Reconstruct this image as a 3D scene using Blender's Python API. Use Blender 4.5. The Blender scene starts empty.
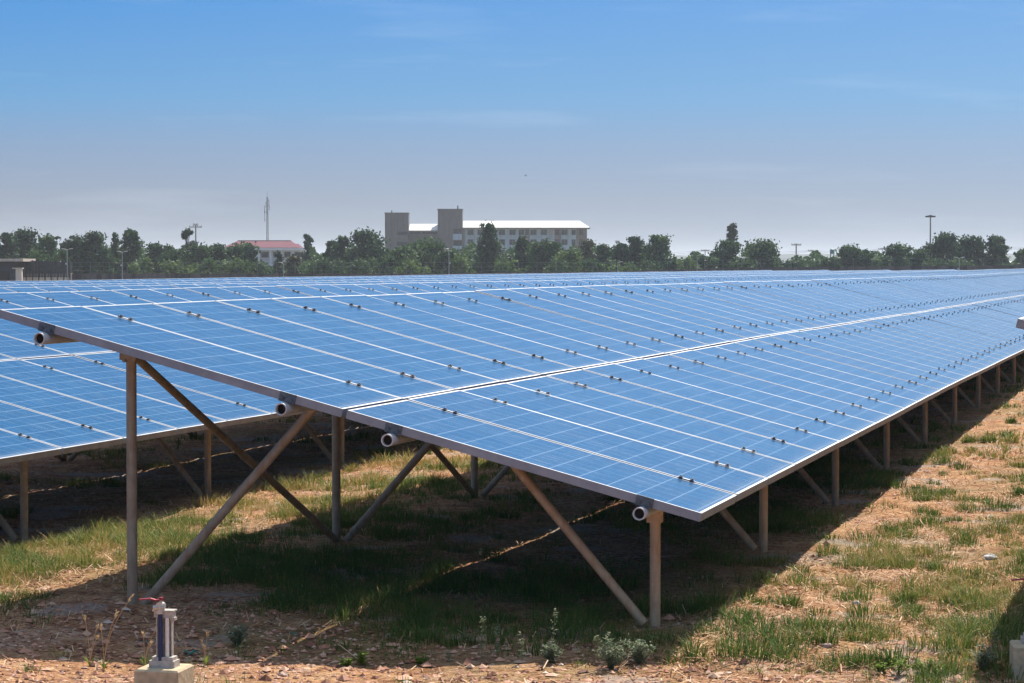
import bpy, math, random
import numpy as np
from mathutils import Vector, Matrix, noise as mnoise
random.seed(7); np.random.seed(7)
R = math.radians
scene = bpy.context.scene
col = scene.collection

# ---------------------------------------------------------------- geometry of the place
F_PX, X0, Y0 = 2445.5, 512.0, 264.1
CAM_H = 1.88
TH = math.atan((1190.6 - 512) / F_PX)          # the rows run this far right of the view axis
SD, CD = math.sin(TH), math.cos(TH)
TILT = R(14.51)
PW, PL = 0.992, 1.956                           # one module
PITCH = 1.012                                   # module spacing along the row
TIER = 1.957                                    # tier spacing up the slope

def sq(s, q, z=0.0):                            # along-row / across-row metres -> world
    return Vector((s*SD - q*CD, s*CD + q*SD, z))
def to_sq(x, y):
    return x*SD + y*CD, -x*CD + y*SD
def at(px, D, py=None):                         # a place D metres off, seen in the direction of a bearing
    x = (px - X0)/F_PX*D
    z = 0.0 if py is None else CAM_H - (py - Y0)/F_PX*D
    return Vector((x, D, z))

def sstep(a, b, x):
    t = np.clip((x - a)/(b - a), 0, 1); return t*t*(3 - 2*t)
def ground_z(s, q):
    s = np.asarray(s, float); q = np.asarray(q, float)
    H = 1.88 + 0.08*sstep(5.8, 8.0, q) + 0.18*sstep(9, 34, q) + 0.04*(1 - sstep(11.0, 12.3, s))
    r = np.hypot(s - 14, q - 4)
    fade = 1 - sstep(40, 90, r)
    b = (0.013*np.sin(s*1.31 + 0.6*q) * np.sin(q*1.17 - 0.35*s + 1.0)
         + 0.011*np.sin(s*3.1 - q*1.9) * np.sin(q*2.7 + s*1.3)
         + 0.005*np.sin(s*8.3 + q*5.1) * np.sin(q*7.9 - s*4.2))
    return CAM_H - H + b*fade
def gz(s, q): return float(ground_z(s, q))
def gw(x, y):
    s, q = to_sq(x, y); return gz(s, q)

# ---------------------------------------------------------------- helpers
def tag(o, label=None, cat=None, group=None, kind=None):
    if label: o['label'] = label
    if cat: o['category'] = cat
    if group: o['group'] = group
    if kind: o['kind'] = kind
    return o
def empty(name, loc, rz=0.0, label=None, cat=None, group=None):
    o = bpy.data.objects.new(name, None); col.objects.link(o)
    o.location = loc; o.rotation_euler = (0, 0, rz); o.empty_display_size = 0.3
    return tag(o, label, cat, group)
def link(name, me, parent=None, loc=(0,0,0), rot=(0,0,0)):
    o = bpy.data.objects.new(name, me); col.objects.link(o)
    o.parent = parent; o.location = loc; o.rotation_euler = rot
    return o

class MB:
    def __init__(s): s.v = []; s.f = []; s.m = []; s.uv = None
    def add(s, vs, fs, mi=0):
        b = len(s.v); s.v += [tuple(v) for v in vs]; s.f += [tuple(i+b for i in f) for f in fs]; s.m += [mi]*len(fs); return s
    def box(s, c, size, rot=None, mi=0):
        hx, hy, hz = size[0]/2, size[1]/2, size[2]/2
        vs = [Vector((x, y, z)) for x in (-hx, hx) for y in (-hy, hy) for z in (-hz, hz)]
        if rot is not None: vs = [rot @ v for v in vs]
        c = Vector(c)
        return s.add([v + c for v in vs], [(0,1,3,2),(4,6,7,5),(0,4,5,1),(2,3,7,6),(0,2,6,4),(1,5,7,3)], mi)
    def span(s, x0, x1, y0, y1, z0, z1, mi=0):
        return s.box(((x0+x1)/2, (y0+y1)/2, (z0+z1)/2), (abs(x1-x0), abs(y1-y0), abs(z1-z0)), None, mi)
    def tube(s, p0, p1, r0, r1=None, n=10, caps=True, mi=0):
        p0 = Vector(p0); p1 = Vector(p1); r1 = r0 if r1 is None else r1
        d = (p1 - p0).normalized()
        a = d.orthogonal().normalized(); b = d.cross(a)
        vs = []
        for p, r in ((p0, r0), (p1, r1)):
            for i in range(n):
                t = 2*math.pi*i/n; vs.append(p + a*math.cos(t)*r + b*math.sin(t)*r)
        fs = [(i, (i+1) % n, n+(i+1) % n, n+i) for i in range(n)]
        if caps: fs += [tuple(range(n))[::-1], tuple(range(n, 2*n))]
        return s.add(vs, fs, mi)
    def pipe(s, p0, p1, r, ri, n=14, mi=0):       # hollow pipe, open at both ends
        p0 = Vector(p0); p1 = Vector(p1); d = (p1-p0).normalized()
        a = d.orthogonal().normalized(); b = d.cross(a); vs = []
        for p, rr in ((p0, r), (p1, r), (p1, ri), (p0, ri)):
            for i in range(n):
                t = 2*math.pi*i/n; vs.append(p + a*math.cos(t)*rr + b*math.sin(t)*rr)
        fs = []
        for k in range(4):
            k2 = (k+1) % 4
            fs += [(k*n+i, k*n+(i+1) % n, k2*n+(i+1) % n, k2*n+i) for i in range(n)]
        return s.add(vs, fs, mi)
    def path(s, pts, r, n=6, mi=0):
        for a, b in zip(pts[:-1], pts[1:]): s.tube(a, b, r if not callable(r) else r(a), None, n, True, mi)
        return s
    def mesh(s, name, mats, smooth=False):
        me = bpy.data.meshes.new(name); me.from_pydata(s.v, [], s.f)
        if not isinstance(mats, (list, tuple)): mats = [mats]
        for m in mats: me.materials.append(m)
        if len(mats) > 1: me.polygons.foreach_set('material_index', s.m)
        if smooth:
            me.polygons.foreach_set('use_smooth', [True]*len(me.polygons))
            try: me.set_sharp_from_angle(angle=R(40))
            except Exception: pass
        me.update(); return me
    def build(s, name, mats, parent=None, loc=(0,0,0), rot=(0,0,0), smooth=False):
        return link(name, s.mesh(name, mats, smooth), parent, loc, rot)

def np_mesh(name, verts, faces_flat, nper, mats, attr=None, matidx=None, smooth=False):
    me = bpy.data.meshes.new(name)
    nv = len(verts); nf = len(nper)
    me.vertices.add(nv); me.vertices.foreach_set('co', np.asarray(verts, np.float32).ravel())
    me.loops.add(len(faces_flat)); me.loops.foreach_set('vertex_index', np.asarray(faces_flat, np.int32))
    me.polygons.add(nf)
    starts = np.concatenate([[0], np.cumsum(nper)[:-1]]).astype(np.int32)
    me.polygons.foreach_set('loop_start', starts)
    for m in (mats if isinstance(mats, (list, tuple)) else [mats]): me.materials.append(m)
    if matidx is not None: me.polygons.foreach_set('material_index', np.asarray(matidx, np.int32))
    me.polygons.foreach_set('use_smooth', np.full(nf, bool(smooth)))
    me.update(calc_edges=True); me.validate()
    if attr is not None:
        for k, a in attr.items():
            at_ = me.attributes.new(k, 'FLOAT', 'POINT'); at_.data.foreach_set('value', np.asarray(a, np.float32))
    return me

# ---------------------------------------------------------------- materials
class NT:
    def __init__(s, name):
        s.m = bpy.data.materials.new(name); s.m.use_nodes = True
        s.t = s.m.node_tree; s.b = s.t.nodes['Principled BSDF']
    def n(s, typ, **kw):
        x = s.t.nodes.new(typ)
        for k, v in kw.items(): setattr(x, k, v)
        return x
    def l(s, a, b): s.t.links.new(a, b)
    def math(s, op, a, b=None, c=None, clamp=False):
        x = s.n('ShaderNodeMath', operation=op); x.use_clamp = clamp
        for i, v in enumerate((a, b, c)):
            if v is None: continue
            if isinstance(v, (int, float)): x.inputs[i].default_value = v
            else: s.l(v, x.inputs[i])
        return x.outputs[0]
    def mix(s, fac, a, b, mode='MIX'):
        x = s.n('ShaderNodeMix', data_type='RGBA', blend_type=mode)
        for i, v in ((0, fac), (6, a), (7, b)):
            if isinstance(v, (int, float)): x.inputs[i].default_value = v
            elif isinstance(v, tuple): x.inputs[i].default_value = (*v, 1) if len(v) == 3 else v
            else: s.l(v, x.inputs[i])
        return x.outputs[2]
    def noise(s, scale, detail=4, rough=0.55, vec=None, dist=0.0):
        x = s.n('ShaderNodeTexNoise'); x.inputs['Scale'].default_value = scale
        x.inputs['Detail'].default_value = detail; x.inputs['Roughness'].default_value = rough
        x.inputs['Distortion'].default_value = dist
        if vec is not None: s.l(vec, x.inputs['Vector'])
        return x.outputs['Fac']
    def coord(s, which='Object', scale=None, rot=None):
        x = s.n('ShaderNodeTexCoord').outputs[which]
        if scale or rot:
            mp = s.n('ShaderNodeMapping'); s.l(x, mp.inputs[0])
            if scale: mp.inputs['Scale'].default_value = scale
            if rot: mp.inputs['Rotation'].default_value = rot
            return mp.outputs[0]
        return x
    def pos(s): return s.n('ShaderNodeNewGeometry').outputs['Position']
    def ramp(s, fac, stops):
        x = s.n('ShaderNodeValToRGB'); s.l(fac, x.inputs[0]); e = x.color_ramp.elements
        while len(e) < len(stops): e.new(0.5)
        for i, (p, c) in enumerate(stops):
            e[i].position = p; e[i].color = (*c, 1) if len(c) == 3 else c
        return x.outputs[0]
    def smooth(s, v, a, b):
        x = s.n('ShaderNodeMapRange', interpolation_type='SMOOTHSTEP'); s.l(v, x.inputs[0])
        x.inputs[1].default_value = a; x.inputs[2].default_value = b
        return x.outputs[0]
    def bump(s, h, strength=0.4, dist=0.01):
        x = s.n('ShaderNodeBump'); x.inputs['Strength'].default_value = strength; x.inputs['Distance'].default_value = dist
        s.l(h, x.inputs['Height']); s.l(x.outputs[0], s.b.inputs['Normal'])
    def set(s, **kw):
        names = dict(color='Base Color', rough='Roughness', metal='Metallic', spec='Specular IOR Level')
        for k, v in kw.items():
            i = s.b.inputs[names.get(k, k)]
            if isinstance(v, tuple): i.default_value = (*v, 1)
            elif isinstance(v, (int, float)): i.default_value = v
            else: s.l(v, i)
        return s

def simple(name, c, rough=0.7, metal=0.0, var=0.25, scale=6.0, spec=0.4, bump=0.0):
    N = NT(name); f = N.noise(scale, 5, 0.6, N.coord('Object'))
    d = tuple(x*(1-var) for x in c); u = tuple(min(1, x*(1+var)) for x in c)
    N.set(color=N.ramp(f, [(0.3, d), (0.7, u)]), rough=rough, metal=metal, spec=spec)
    if bump: N.bump(f, bump, 0.01)
    return N.m

# solar cells under glass: UV = metres on the module
def mat_cells():
    N = NT('solar_cells'); uv = N.n('ShaderNodeUVMap'); uv.uv_map = 'UVMap'
    sep = N.n('ShaderNodeSeparateXYZ'); N.l(uv.outputs[0], sep.inputs[0])
    U, V = sep.outputs[0], sep.outputs[1]
    def line(coord, off, pitch, w, soft):
        a = N.math('SUBTRACT', coord, off); a = N.math('DIVIDE', a, pitch); a = N.math('FRACT', a)
        a = N.math('SUBTRACT', a, 0.5); a = N.math('ABSOLUTE', a); a = N.math('SUBTRACT', 0.5, a)
        a = N.math('MULTIPLY', a, pitch)
        return N.math('SUBTRACT', 1.0, N.smooth(a, w*(1-soft), w*(1+soft)))
    rowl = line(V, 0.036, 0.157, 0.0042, 0.7)
    coll = line(U, 0.024, 0.1573, 0.0022, 0.6)
    bus = line(U, 0.024+0.026, 0.0524, 0.0009, 0.6)
    vn = N.n('ShaderNodeTexVoronoi'); vn.inputs['Scale'].default_value = 62
    pos = N.pos(); N.l(pos, vn.inputs['Vector'])
    sh = N.n('ShaderNodeSeparateColor'); N.l(vn.outputs['Color'], sh.inputs[0])
    # cell-to-cell tint
    cu = N.math('FLOOR', N.math('DIVIDE', N.math('SUBTRACT', U, 0.024), 0.1573)); cv = N.math('FLOOR', N.math('DIVIDE', N.math('SUBTRACT', V, 0.036), 0.157))
    cmb = N.n('ShaderNodeCombineXYZ'); N.l(cu, cmb.inputs[0]); N.l(cv, cmb.inputs[1])
    oi = N.n('ShaderNodeObjectInfo'); N.l(oi.outputs['Random'], cmb.inputs[2])
    wn = N.n('ShaderNodeTexWhiteNoise'); N.l(cmb.outputs[0], wn.inputs[0])
    base = N.mix(wn.outputs['Value'], (0.006, 0.056, 0.150), (0.012, 0.090, 0.215))
    base = N.mix(N.math('MULTIPLY', sh.outputs[0], 0.45), base, (0.030, 0.145, 0.300))
    base = N.mix(N.math('MULTIPLY', N.noise(1.1, 3, 0.5, pos), 0.35), base, (0.014, 0.105, 0.240))
    base = N.mix(N.math('MULTIPLY', oi.outputs['Random'], 0.5), base, (0.012, 0.075, 0.19))
    c = N.mix(N.math('MULTIPLY', bus, 0.42), base, (0.42, 0.52, 0.62))
    c = N.mix(N.math('MULTIPLY', coll, 0.45), c, (0.40, 0.52, 0.66))
    c = N.mix(N.math('MULTIPLY', rowl, 0.38), c, (0.36, 0.52, 0.72))
    # dust film and dried drips along the slope
    dm = N.coord('UV', scale=(9.0, 1.6, 1.0))
    dust = N.smooth(N.noise(2.2, 5, 0.65, dm), 0.52, 0.80)
    d2 = N.smooth(N.noise(8, 5, 0.75, N.coord('UV', scale=(3.5, 1.0, 1.0))), 0.62, 0.74)
    c = N.mix(N.math('MULTIPLY', dust, 0.30), c, (0.45, 0.52, 0.58))
    c = N.mix(N.math('MULTIPLY', d2, 0.30), c, (0.65, 0.72, 0.78))
    st = N.smooth(N.noise(1.0, 3, 0.6, N.coord('UV', scale=(5.0, 70.0, 1.0))), 0.48, 0.72)
    c = N.mix(N.math('MULTIPLY', st, 0.16), c, (0.16, 0.34, 0.55))
    edge_d = N.math('MULTIPLY', N.math('SUBTRACT', 1.0, N.smooth(V, 0.02, 0.10)), N.math('MULTIPLY', N.noise(7, 4, 0.6, pos), 0.5))
    c = N.mix(edge_d, c, (0.30, 0.33, 0.34))
    rg = N.math('ADD', 0.10, N.math('MULTIPLY', N.noise(3, 4, 0.6, pos), 0.14))
    N.set(color=c, rough=rg, spec=0.5)
    N.bump(N.noise(5.0, 2, 0.5, pos), 0.05, 0.004)
    return N.m
M_CELL = mat_cells()
def mat_alu():
    N = NT('anodised_frame'); f = N.noise(9, 4, 0.6, N.pos())
    N.set(color=N.ramp(f, [(0.3, (0.23, 0.25, 0.30)), (0.7, (0.32, 0.345, 0.40))]), rough=0.5, metal=0.35, spec=0.5); return N.m
M_ALU = mat_alu()
def mat_steel(name, a, b, rust, amt):
    N = NT(name); p = N.pos()
    f = N.noise(14, 6, 0.65, p); st = N.noise(5, 4, 0.6, N.coord('Object', scale=(6, 6, 0.8)))
    c = N.ramp(f, [(0.3, a), (0.7, b)])
    c = N.mix(N.math('MULTIPLY', N.smooth(st, 0.45, 0.65), amt), c, rust)
    N.set(color=c, rough=0.6, metal=0.15, spec=0.35); N.bump(f, 0.25, 0.004); return N.m
M_POST = mat_steel('galvanised_post', (0.30, 0.245, 0.18), (0.45, 0.37, 0.28), (0.30, 0.17, 0.09), 0.5)
M_TAN = mat_steel('rusty_tan_bounce_lit_post', (0.48, 0.32, 0.19), (0.64, 0.46, 0.30), (0.46, 0.24, 0.11), 0.5)  # tan with rust, lightened so the colour carries bounce light on the posts
M_GALV = mat_steel('galvanised_pipe', (0.48, 0.50, 0.53), (0.66, 0.67, 0.69), (0.3, 0.22, 0.16), 0.25)
M_CLAMP = simple('dark_clamp', (0.055, 0.070, 0.095), 0.5, 0.3)
M_PLATE = simple('bracket_plate', (0.10, 0.13, 0.16), 0.45, 0.4, var=0.35, scale=40)
M_PIPE_SHADE = simple('pipe_shade_plug', (0.015, 0.013, 0.012), 0.9)  # plug added inside pipe ends; its near-black colour paints the bore's shade
M_RAIL = simple('rusted_rail', (0.20, 0.11, 0.06), 0.8)

# ---------------------------------------------------------------- ground
def mat_ground():
    N = NT('dry_soil_and_gravel'); p = N.pos()
    big = N.noise(0.55, 4, 0.6, p); mid = N.noise(3.3, 6, 0.65, p, 0.6); fine = N.noise(28, 6, 0.7, p); vf = N.noise(120, 4, 0.7, p)
    c = N.ramp(mid, [(0.28, (0.15, 0.052, 0.022)), (0.44, (0.40, 0.165, 0.072)), (0.56, (0.60, 0.32, 0.155)), (0.75, (0.68, 0.44, 0.26))])
    c = N.mix(N.math('MULTIPLY', N.smooth(fine, 0.42, 0.68), 0.5), c, (0.68, 0.44, 0.25))
    c = N.mix(N.math('MULTIPLY', N.smooth(fine, 0.52, 0.36), 0.8), c, (0.10, 0.045, 0.022))
    vo = N.n('ShaderNodeTexVoronoi'); vo.inputs['Scale'].default_value = 34; N.l(p, vo.inputs['Vector'])
    vs = N.n('ShaderNodeSeparateColor'); N.l(vo.outputs['Color'], vs.inputs[0])
    stone = N.ramp(vs.outputs[0], [(0.0, (0.16, 0.075, 0.045)), (0.45, (0.48, 0.25, 0.14)), (0.8, (0.62, 0.40, 0.26)), (1.0, (0.66, 0.56, 0.47))])
    gm = N.math('MULTIPLY', N.smooth(N.noise(0.9, 5, 0.6, p), 0.45, 0.62), 0.75)
    c = N.mix(gm, c, stone)
    # grey gravel patches and thin dry thatch
    gp = N.smooth(N.noise(1.25, 3, 0.5, p), 0.59, 0.64)
    c = N.mix(N.math('MULTIPLY', gp, 0.5), c, (0.45, 0.42, 0.40))
    c = N.mix(N.math('MULTIPLY', N.smooth(big, 0.46, 0.64), 0.42), c, (0.13, 0.14, 0.045))
    # the open farmland further off is greener
    sp = N.n('ShaderNodeSeparateXYZ'); N.l(p, sp.inputs[0])
    far = N.smooth(sp.outputs[1], 60, 200)
    c = N.mix(N.math('MULTIPLY', far, 0.7), c, (0.10, 0.12, 0.045))
    h = N.math('ADD', N.math('MULTIPLY', fine, 0.7), N.math('ADD', N.math('MULTIPLY', vf, 0.4), N.math('MULTIPLY', vo.outputs['Distance'], -0.5)))
    N.set(color=c, rough=0.95, spec=0.15); N.bump(h, 1.0, 0.035); return N.m
M_GROUND = mat_ground()
def axis(fine0, fine1, step, lo, hi):
    a = list(np.arange(fine0, fine1, step)); st = step; x = a[-1]
    while x < hi: st *= 1.12; x += st; a.append(x)
    st = step; x = a[0]; b = []
    while x > lo: st *= 1.12; x -= st; b.append(x)
    return np.array(b[::-1] + a)
S_ = axis(7.5, 34, 0.07, -900, 6000); Q_ = axis(-3.5, 15, 0.07, -3500, 3500)
SS, QQ = np.meshgrid(S_, Q_, indexing='ij')
ZZ = ground_z(SS, QQ)
rr = np.random.RandomState(3)
near = (SS > 7) & (SS < 34.5) & (QQ > -4) & (QQ < 15.5)
ZZ = ZZ + near*rr.normal(0, 0.0035, ZZ.shape)
gvert = np.stack([SS*SD - QQ*CD, SS*CD + QQ*SD, ZZ], -1).reshape(-1, 3)
ni, nj = SS.shape
I = (np.arange(ni-1)[:, None]*nj + np.arange(nj-1)[None, :]).ravel()
gf = np.stack([I, I+nj, I+nj+1, I+1], -1)
me = np_mesh('ground', gvert, gf.ravel(), np.full(len(gf), 4), M_GROUND, smooth=True)
ground = link('ground', me); tag(ground, kind='structure')
if me.polygons[0].normal.z < 0: me.flip_normals()

# ---------------------------------------------------------------- solar arrays
PLS = (1.932, 2.028)
def frame_mesh_mb(PL=1.94):
    b = MB(); w, T = 0.015, 0.045
    b.span(0, w, 0, PL, -T, 0); b.span(PW-w, PW, 0, PL, -T, 0)
    b.span(w, PW-w, 0, w, -T, 0); b.span(w, PW-w, PL-w, PL, -T, 0)
    return b
def glass_mesh_mb(PL=1.94):
    b = MB(); b.span(0.0155, PW-0.0155, 0.0155, PL-0.0155, -0.008, -0.0010); return b
def add_uv(me):
    uv = me.uv_layers.new(name='UVMap'); n = len(me.loops)
    vi = np.zeros(n, np.int32); me.loops.foreach_get('vertex_index', vi)
    co = np.zeros(len(me.vertices)*3, np.float32); me.vertices.foreach_get('co', co); co = co.reshape(-1, 3)
    uv.data.foreach_set('uv', co[vi][:, :2].ravel())
ME_GLASS = [glass_mesh_mb(L).mesh('solar_panel', M_CELL) for L in PLS]; [add_uv(m) for m in ME_GLASS]
ME_FRAME = [frame_mesh_mb(L).mesh('panel_frame', M_ALU) for L in PLS]
def clamp_mb():                                # a pair of small T-bolts with caps
    b = MB(); b.span(-0.012, 0.012, -0.048, 0.048, 0.0, 0.003, 1)
    for dy in (-0.032, 0.032):
        b.span(-0.016, 0.016, dy-0.010, dy+0.010, 0.001, 0.008)
        b.tube((0, dy, 0.006), (0, dy, 0.014), 0.0085, 0.007, 8)
    return b
ME_CLAMP = clamp_mb().mesh('panel_clamp', [M_CLAMP, M_ALU])
PIPES = (0.295, 1.665, 2.267, 3.69)
def rep_mesh(name, mb, mats, mats_matrix, uv=False):
    if not isinstance(mb, tuple): mb = (mb,)
    vv = [np.array(m.v) for m in mb]; v = vv[0]; f = mb[0].f; n = len(mats_matrix)
    V = np.concatenate([(vv[i % len(mb)] @ np.array(M.to_3x3()).T) + np.array(M.translation) for i, M in enumerate(mats_matrix)])
    ff = np.array(f); FF = np.concatenate([ff + i*len(v) for i in range(n)])
    me = np_mesh(name, V, FF.ravel(), np.full(len(FF), ff.shape[1]), mats)
    if uv:
        l = me.uv_layers.new(name='UVMap'); vi = np.zeros(len(me.loops), np.int32); me.loops.foreach_get('vertex_index', vi)
        l.data.foreach_set('uv', np.concatenate([vv[i % len(mb)] for i in range(n)])[vi][:, :2].astype(np.float32).ravel())
    return me
TM = Matrix.Rotation(TILT, 4, 'X')
def slope(s, u, n=0.0):                        # local row coordinates: s along, u up the slope, n off the plane
    return Vector((s, u*math.cos(TILT) - n*math.sin(TILT), u*math.sin(TILT) + n*math.cos(TILT)))
SPAN = 3.35
def make_row(s0, q1, h1, s_end, label, s_frames, first_tan=False, near_clamps=True):
    zg = gz(s0 + 0.4, q1 + 0.3)
    root = empty('solar_array', sq(s0, q1, zg), math.pi/2 - TH, label, 'solar array', 'rows of solar panels across the field')
    zp = (CAM_H - h1) - zg                    # height of the lower edge above the row's foot
    ncol = int((s_end - s0)/PITCH)
    P = Vector((0, 0, zp))
    cells = []
    for c in range(ncol):
        for t in range(2): cells.append((c, t))
    rnd = random.Random(int(q1*100))
    bend = 0.07 if 0 < q1 < 5 else 0.03
    def wave(s): return 0.006*math.sin((s + s0)*0.21 + q1) + 0.003*math.sin((s + s0)*0.63 + 2*q1) - bend*float(sstep(20, 75, s + s0))
    def dw(s): return (wave(s + .5) - wave(s - .5))
    w0 = wave(0)
    def jit(c, t):
        return Matrix.Translation(P + slope(c*PITCH + 0.01, t*TIER) + Vector((0, 0, wave(c*PITCH + 0.5) - 0.5*dw(c*PITCH + 0.5) - w0 + rnd.uniform(-.0012, .0012)))) @ Matrix.Rotation(-math.atan(dw(c*PITCH + 0.5)), 4, 'Y') @ Matrix.Rotation(TILT + R(rnd.uniform(-.10, .10)), 4, 'X') @ Matrix.Rotation(R(rnd.uniform(-.10, .10)), 4, 'Y')
    mats = [jit(c, t) for c, t in cells]
    for i, M in enumerate(mats[:100]):
        o = link('solar_panel', ME_GLASS[i % 2], root); o.matrix_local = M
        f = link('panel_frame', ME_FRAME[i % 2], o)
    if mats[100:]:
        o = link('solar_panels', rep_mesh('solar_panels', (glass_mesh_mb(PLS[0]), glass_mesh_mb(PLS[1])), M_CELL, mats[100:], True), root); tag(o, kind='stuff')
        f = link('panel_frames', rep_mesh('panel_frames', (frame_mesh_mb(PLS[0]), frame_mesh_mb(PLS[1])), M_ALU, mats[100:]), o); tag(f, kind='stuff')
    # clamps on every seam over every purlin pipe
    cm = []
    for c in range(1, ncol):
        for u in PIPES:
            cm.append(Matrix.Translation(P + slope(c*PITCH, u + rnd.uniform(-.012, .012), 0.003) + Vector((0, 0, wave(c*PITCH) - w0))) @ TM)
    for M in cm[:100]:
        o = link('panel_clamp', ME_CLAMP, root); o.matrix_local = M
    if cm[100:]:
        # same shape, square caps for the far ones
        b = MB()
        for dy in (-0.032, 0.032):
            b.span(-0.017, 0.017, dy-0.010, dy+0.010, 0.0, 0.008); b.span(-0.008, 0.008, dy-0.008, dy+0.008, 0.0083, 0.016)
        o = link('panel_clamps', rep_mesh('panel_clamps', b, M_CLAMP, cm[100:]), root); tag(o, kind='stuff')
    # purlin pipes sticking out at the end of the table, bracket plates on the end frame
    L = ncol*PITCH
    r = 0.033
    for u in PIPES:
        pb = MB(); ends = [-0.055, 2.0] + list(np.arange(5.0, min(L, 70), 3.0)) + [min(L, 70)]
        pp = [P + slope(x_, u, -0.045 - r - 0.004) + Vector((0, 0, wave(x_) - w0)) for x_ in ends]
        pb.pipe(pp[0], pp[1], r, r*0.82, 16); pb.tube(pp[0].lerp(pp[1], .012), pp[0].lerp(pp[1], .03), r*0.80, None, 16, True, 1)
        for a, e in zip(pp[1:-1], pp[2:]): pb.tube(a, e, r, None, 16, False)
        pb.build('purlin_pipe', [M_GALV, M_PIPE_SHADE], root, smooth=True)
        b = MB(); b.box((0, 0, 0), (0.006, 0.092, 0.052)); b.tube((-0.003, 0.025, -0.008), (-0.014, 0.025, -0.008), 0.008, None, 6)
        b.tube((-0.003, -0.025, -0.008), (-0.014, -0.025, -0.008), 0.008, None, 6)
        b.box((0.0, 0.0, -0.0), (0.0061, 0.0921, 0.0521))
        o = b.build('end_bracket', M_PLATE, root); o.matrix_local = Matrix.Translation(P + slope(0.0055, u, -0.0235)) @ TM
    # support frames
    k = 0; P0 = P
    UF, UR = 0.32, 3.37
    while 0.43 + k*SPAN < min(L, s_frames):
        sx = 0.43 + k*SPAN
        def g(loc_s, loc_q): return gz(s0 + loc_s, q1 + loc_q) - zg
        P = P0 + Vector((0, 0, wave(sx) - w0))
        pf = P + slope(sx, UF, -0.07); pr = P + slope(sx, UR, -0.06)
        mf = M_TAN if k < 2 and first_tan else M_POST
        b = MB(); b.tube((sx, pf.y, g(sx, pf.y) - 0.3), pf, 0.028, None, 12); b.build('front_post', mf, root, smooth=True)
        b = MB(); b.tube((sx, pr.y, g(sx, pr.y) - 0.3), pr, 0.029, None, 12); b.build('rear_post', M_POST, root, smooth=True)
        top = P + slope(sx + 0.01, 1.14, -0.07)
        b = MB(); b.tube((sx - 0.03, pf.y + 0.05, g(sx, pf.y) + 0.02), top, 0.025, None, 12); b.build('front_brace', mf, root, smooth=True)
        top = P + slope(sx + 0.01, 2.25, -0.08)
        b = MB(); b.tube((sx + 0.02, pr.y - 0.06, g(sx, pr.y) + 0.0), top, 0.026, None, 12); b.build('rear_brace', M_POST, root, smooth=True)
        if 0.43 + (k+1)*SPAN < min(L, s_frames):
            b = MB(); b.tube(P + slope(sx + 0.035, UR, -0.10), (sx + SPAN - 0.03, pr.y, g(sx + SPAN, pr.y) + 0.02), 0.024, None, 12)
            b.build('diagonal_brace', M_POST, root, smooth=True)
        if k < 4:
            for pj, ty in ((pf, 0), (pr, 1)):
                b = MB(); b.box(pj + Vector((-0.006, 0, -0.055 + 0.03*ty)), (0.062, 0.075, 0.11)); b.box(pj + Vector((-.04, 0, -0.04)), (.010, .10, .06))
                for bz_ in (-.025, -.075): b.tube(pj + Vector((-.036, .018, bz_)), pj + Vector((-.054, .018, bz_)), .009, None, 6)
                b.build('joint_bracket', M_POST if ty else mf, root)
        b = MB(); a = P + slope(sx, 0.2, -0.062); c = P + slope(sx, 3.8, -0.062)
        b.box((a + c)/2, (0.04, (c - a).length, 0.030), TM.to_3x3()); b.build('rafter', M_RAIL, root)
        k += 1
    return root
make_row(12.0, -3.057, 1.258, 60, 'blue solar panel row of which only one panel corner enters at the right edge', 30)
make_row(11.985, 2.345, 1.244, 178, 'nearest long row of blue solar panels, on tan front posts with open pipe ends', 170, True)
make_row(8.55, 7.60, 1.28, 178, 'second row of blue solar panels, seen beneath and beyond the nearest row', 90)
make_row(24.3, 12.855, 1.352, 182, 'third row of blue solar panels, a narrow band above the second row', 60)
make_row(33.6, 18.11, 1.40, 186, 'fourth row of blue solar panels, thin strip between the third and fifth rows', 60)
make_row(43.2, 23.365, 1.43, 190, 'fifth row of blue solar panels, thin strip just in front of the farthest row', 60)
make_row(52.1, 28.62, 1.46, 195, 'farthest row of solar panels, meeting the foot of the boundary wall', 60)

# ---------------------------------------------------------------- ground cover
def mat_grass(name, stops, trans=0.25):
    N = NT(name); a = N.n('ShaderNodeAttribute'); a.attribute_name = 'tint'
    N.set(color=N.ramp(a.outputs['Fac'], stops), rough=0.75, spec=0.2)
    out = N.t.nodes['Material Output']; tr = N.n('ShaderNodeBsdfTranslucent'); N.l(N.ramp(a.outputs['Fac'], stops), tr.inputs[0])
    mx = N.n('ShaderNodeMixShader'); mx.inputs[0].default_value = trans
    N.l(N.b.outputs[0], mx.inputs[1]); N.l(tr.outputs[0], mx.inputs[2]); N.l(mx.outputs[0], out.inputs[0]); return N.m
M_GRASS = mat_grass('grass_blades', [(0.0, (0.065, 0.125, 0.028)), (0.30, (0.13, 0.20, 0.040)), (0.5, (0.26, 0.26, 0.065)), (0.72, (0.46, 0.32, 0.12)), (1.0, (0.66, 0.46, 0.24))])

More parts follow.
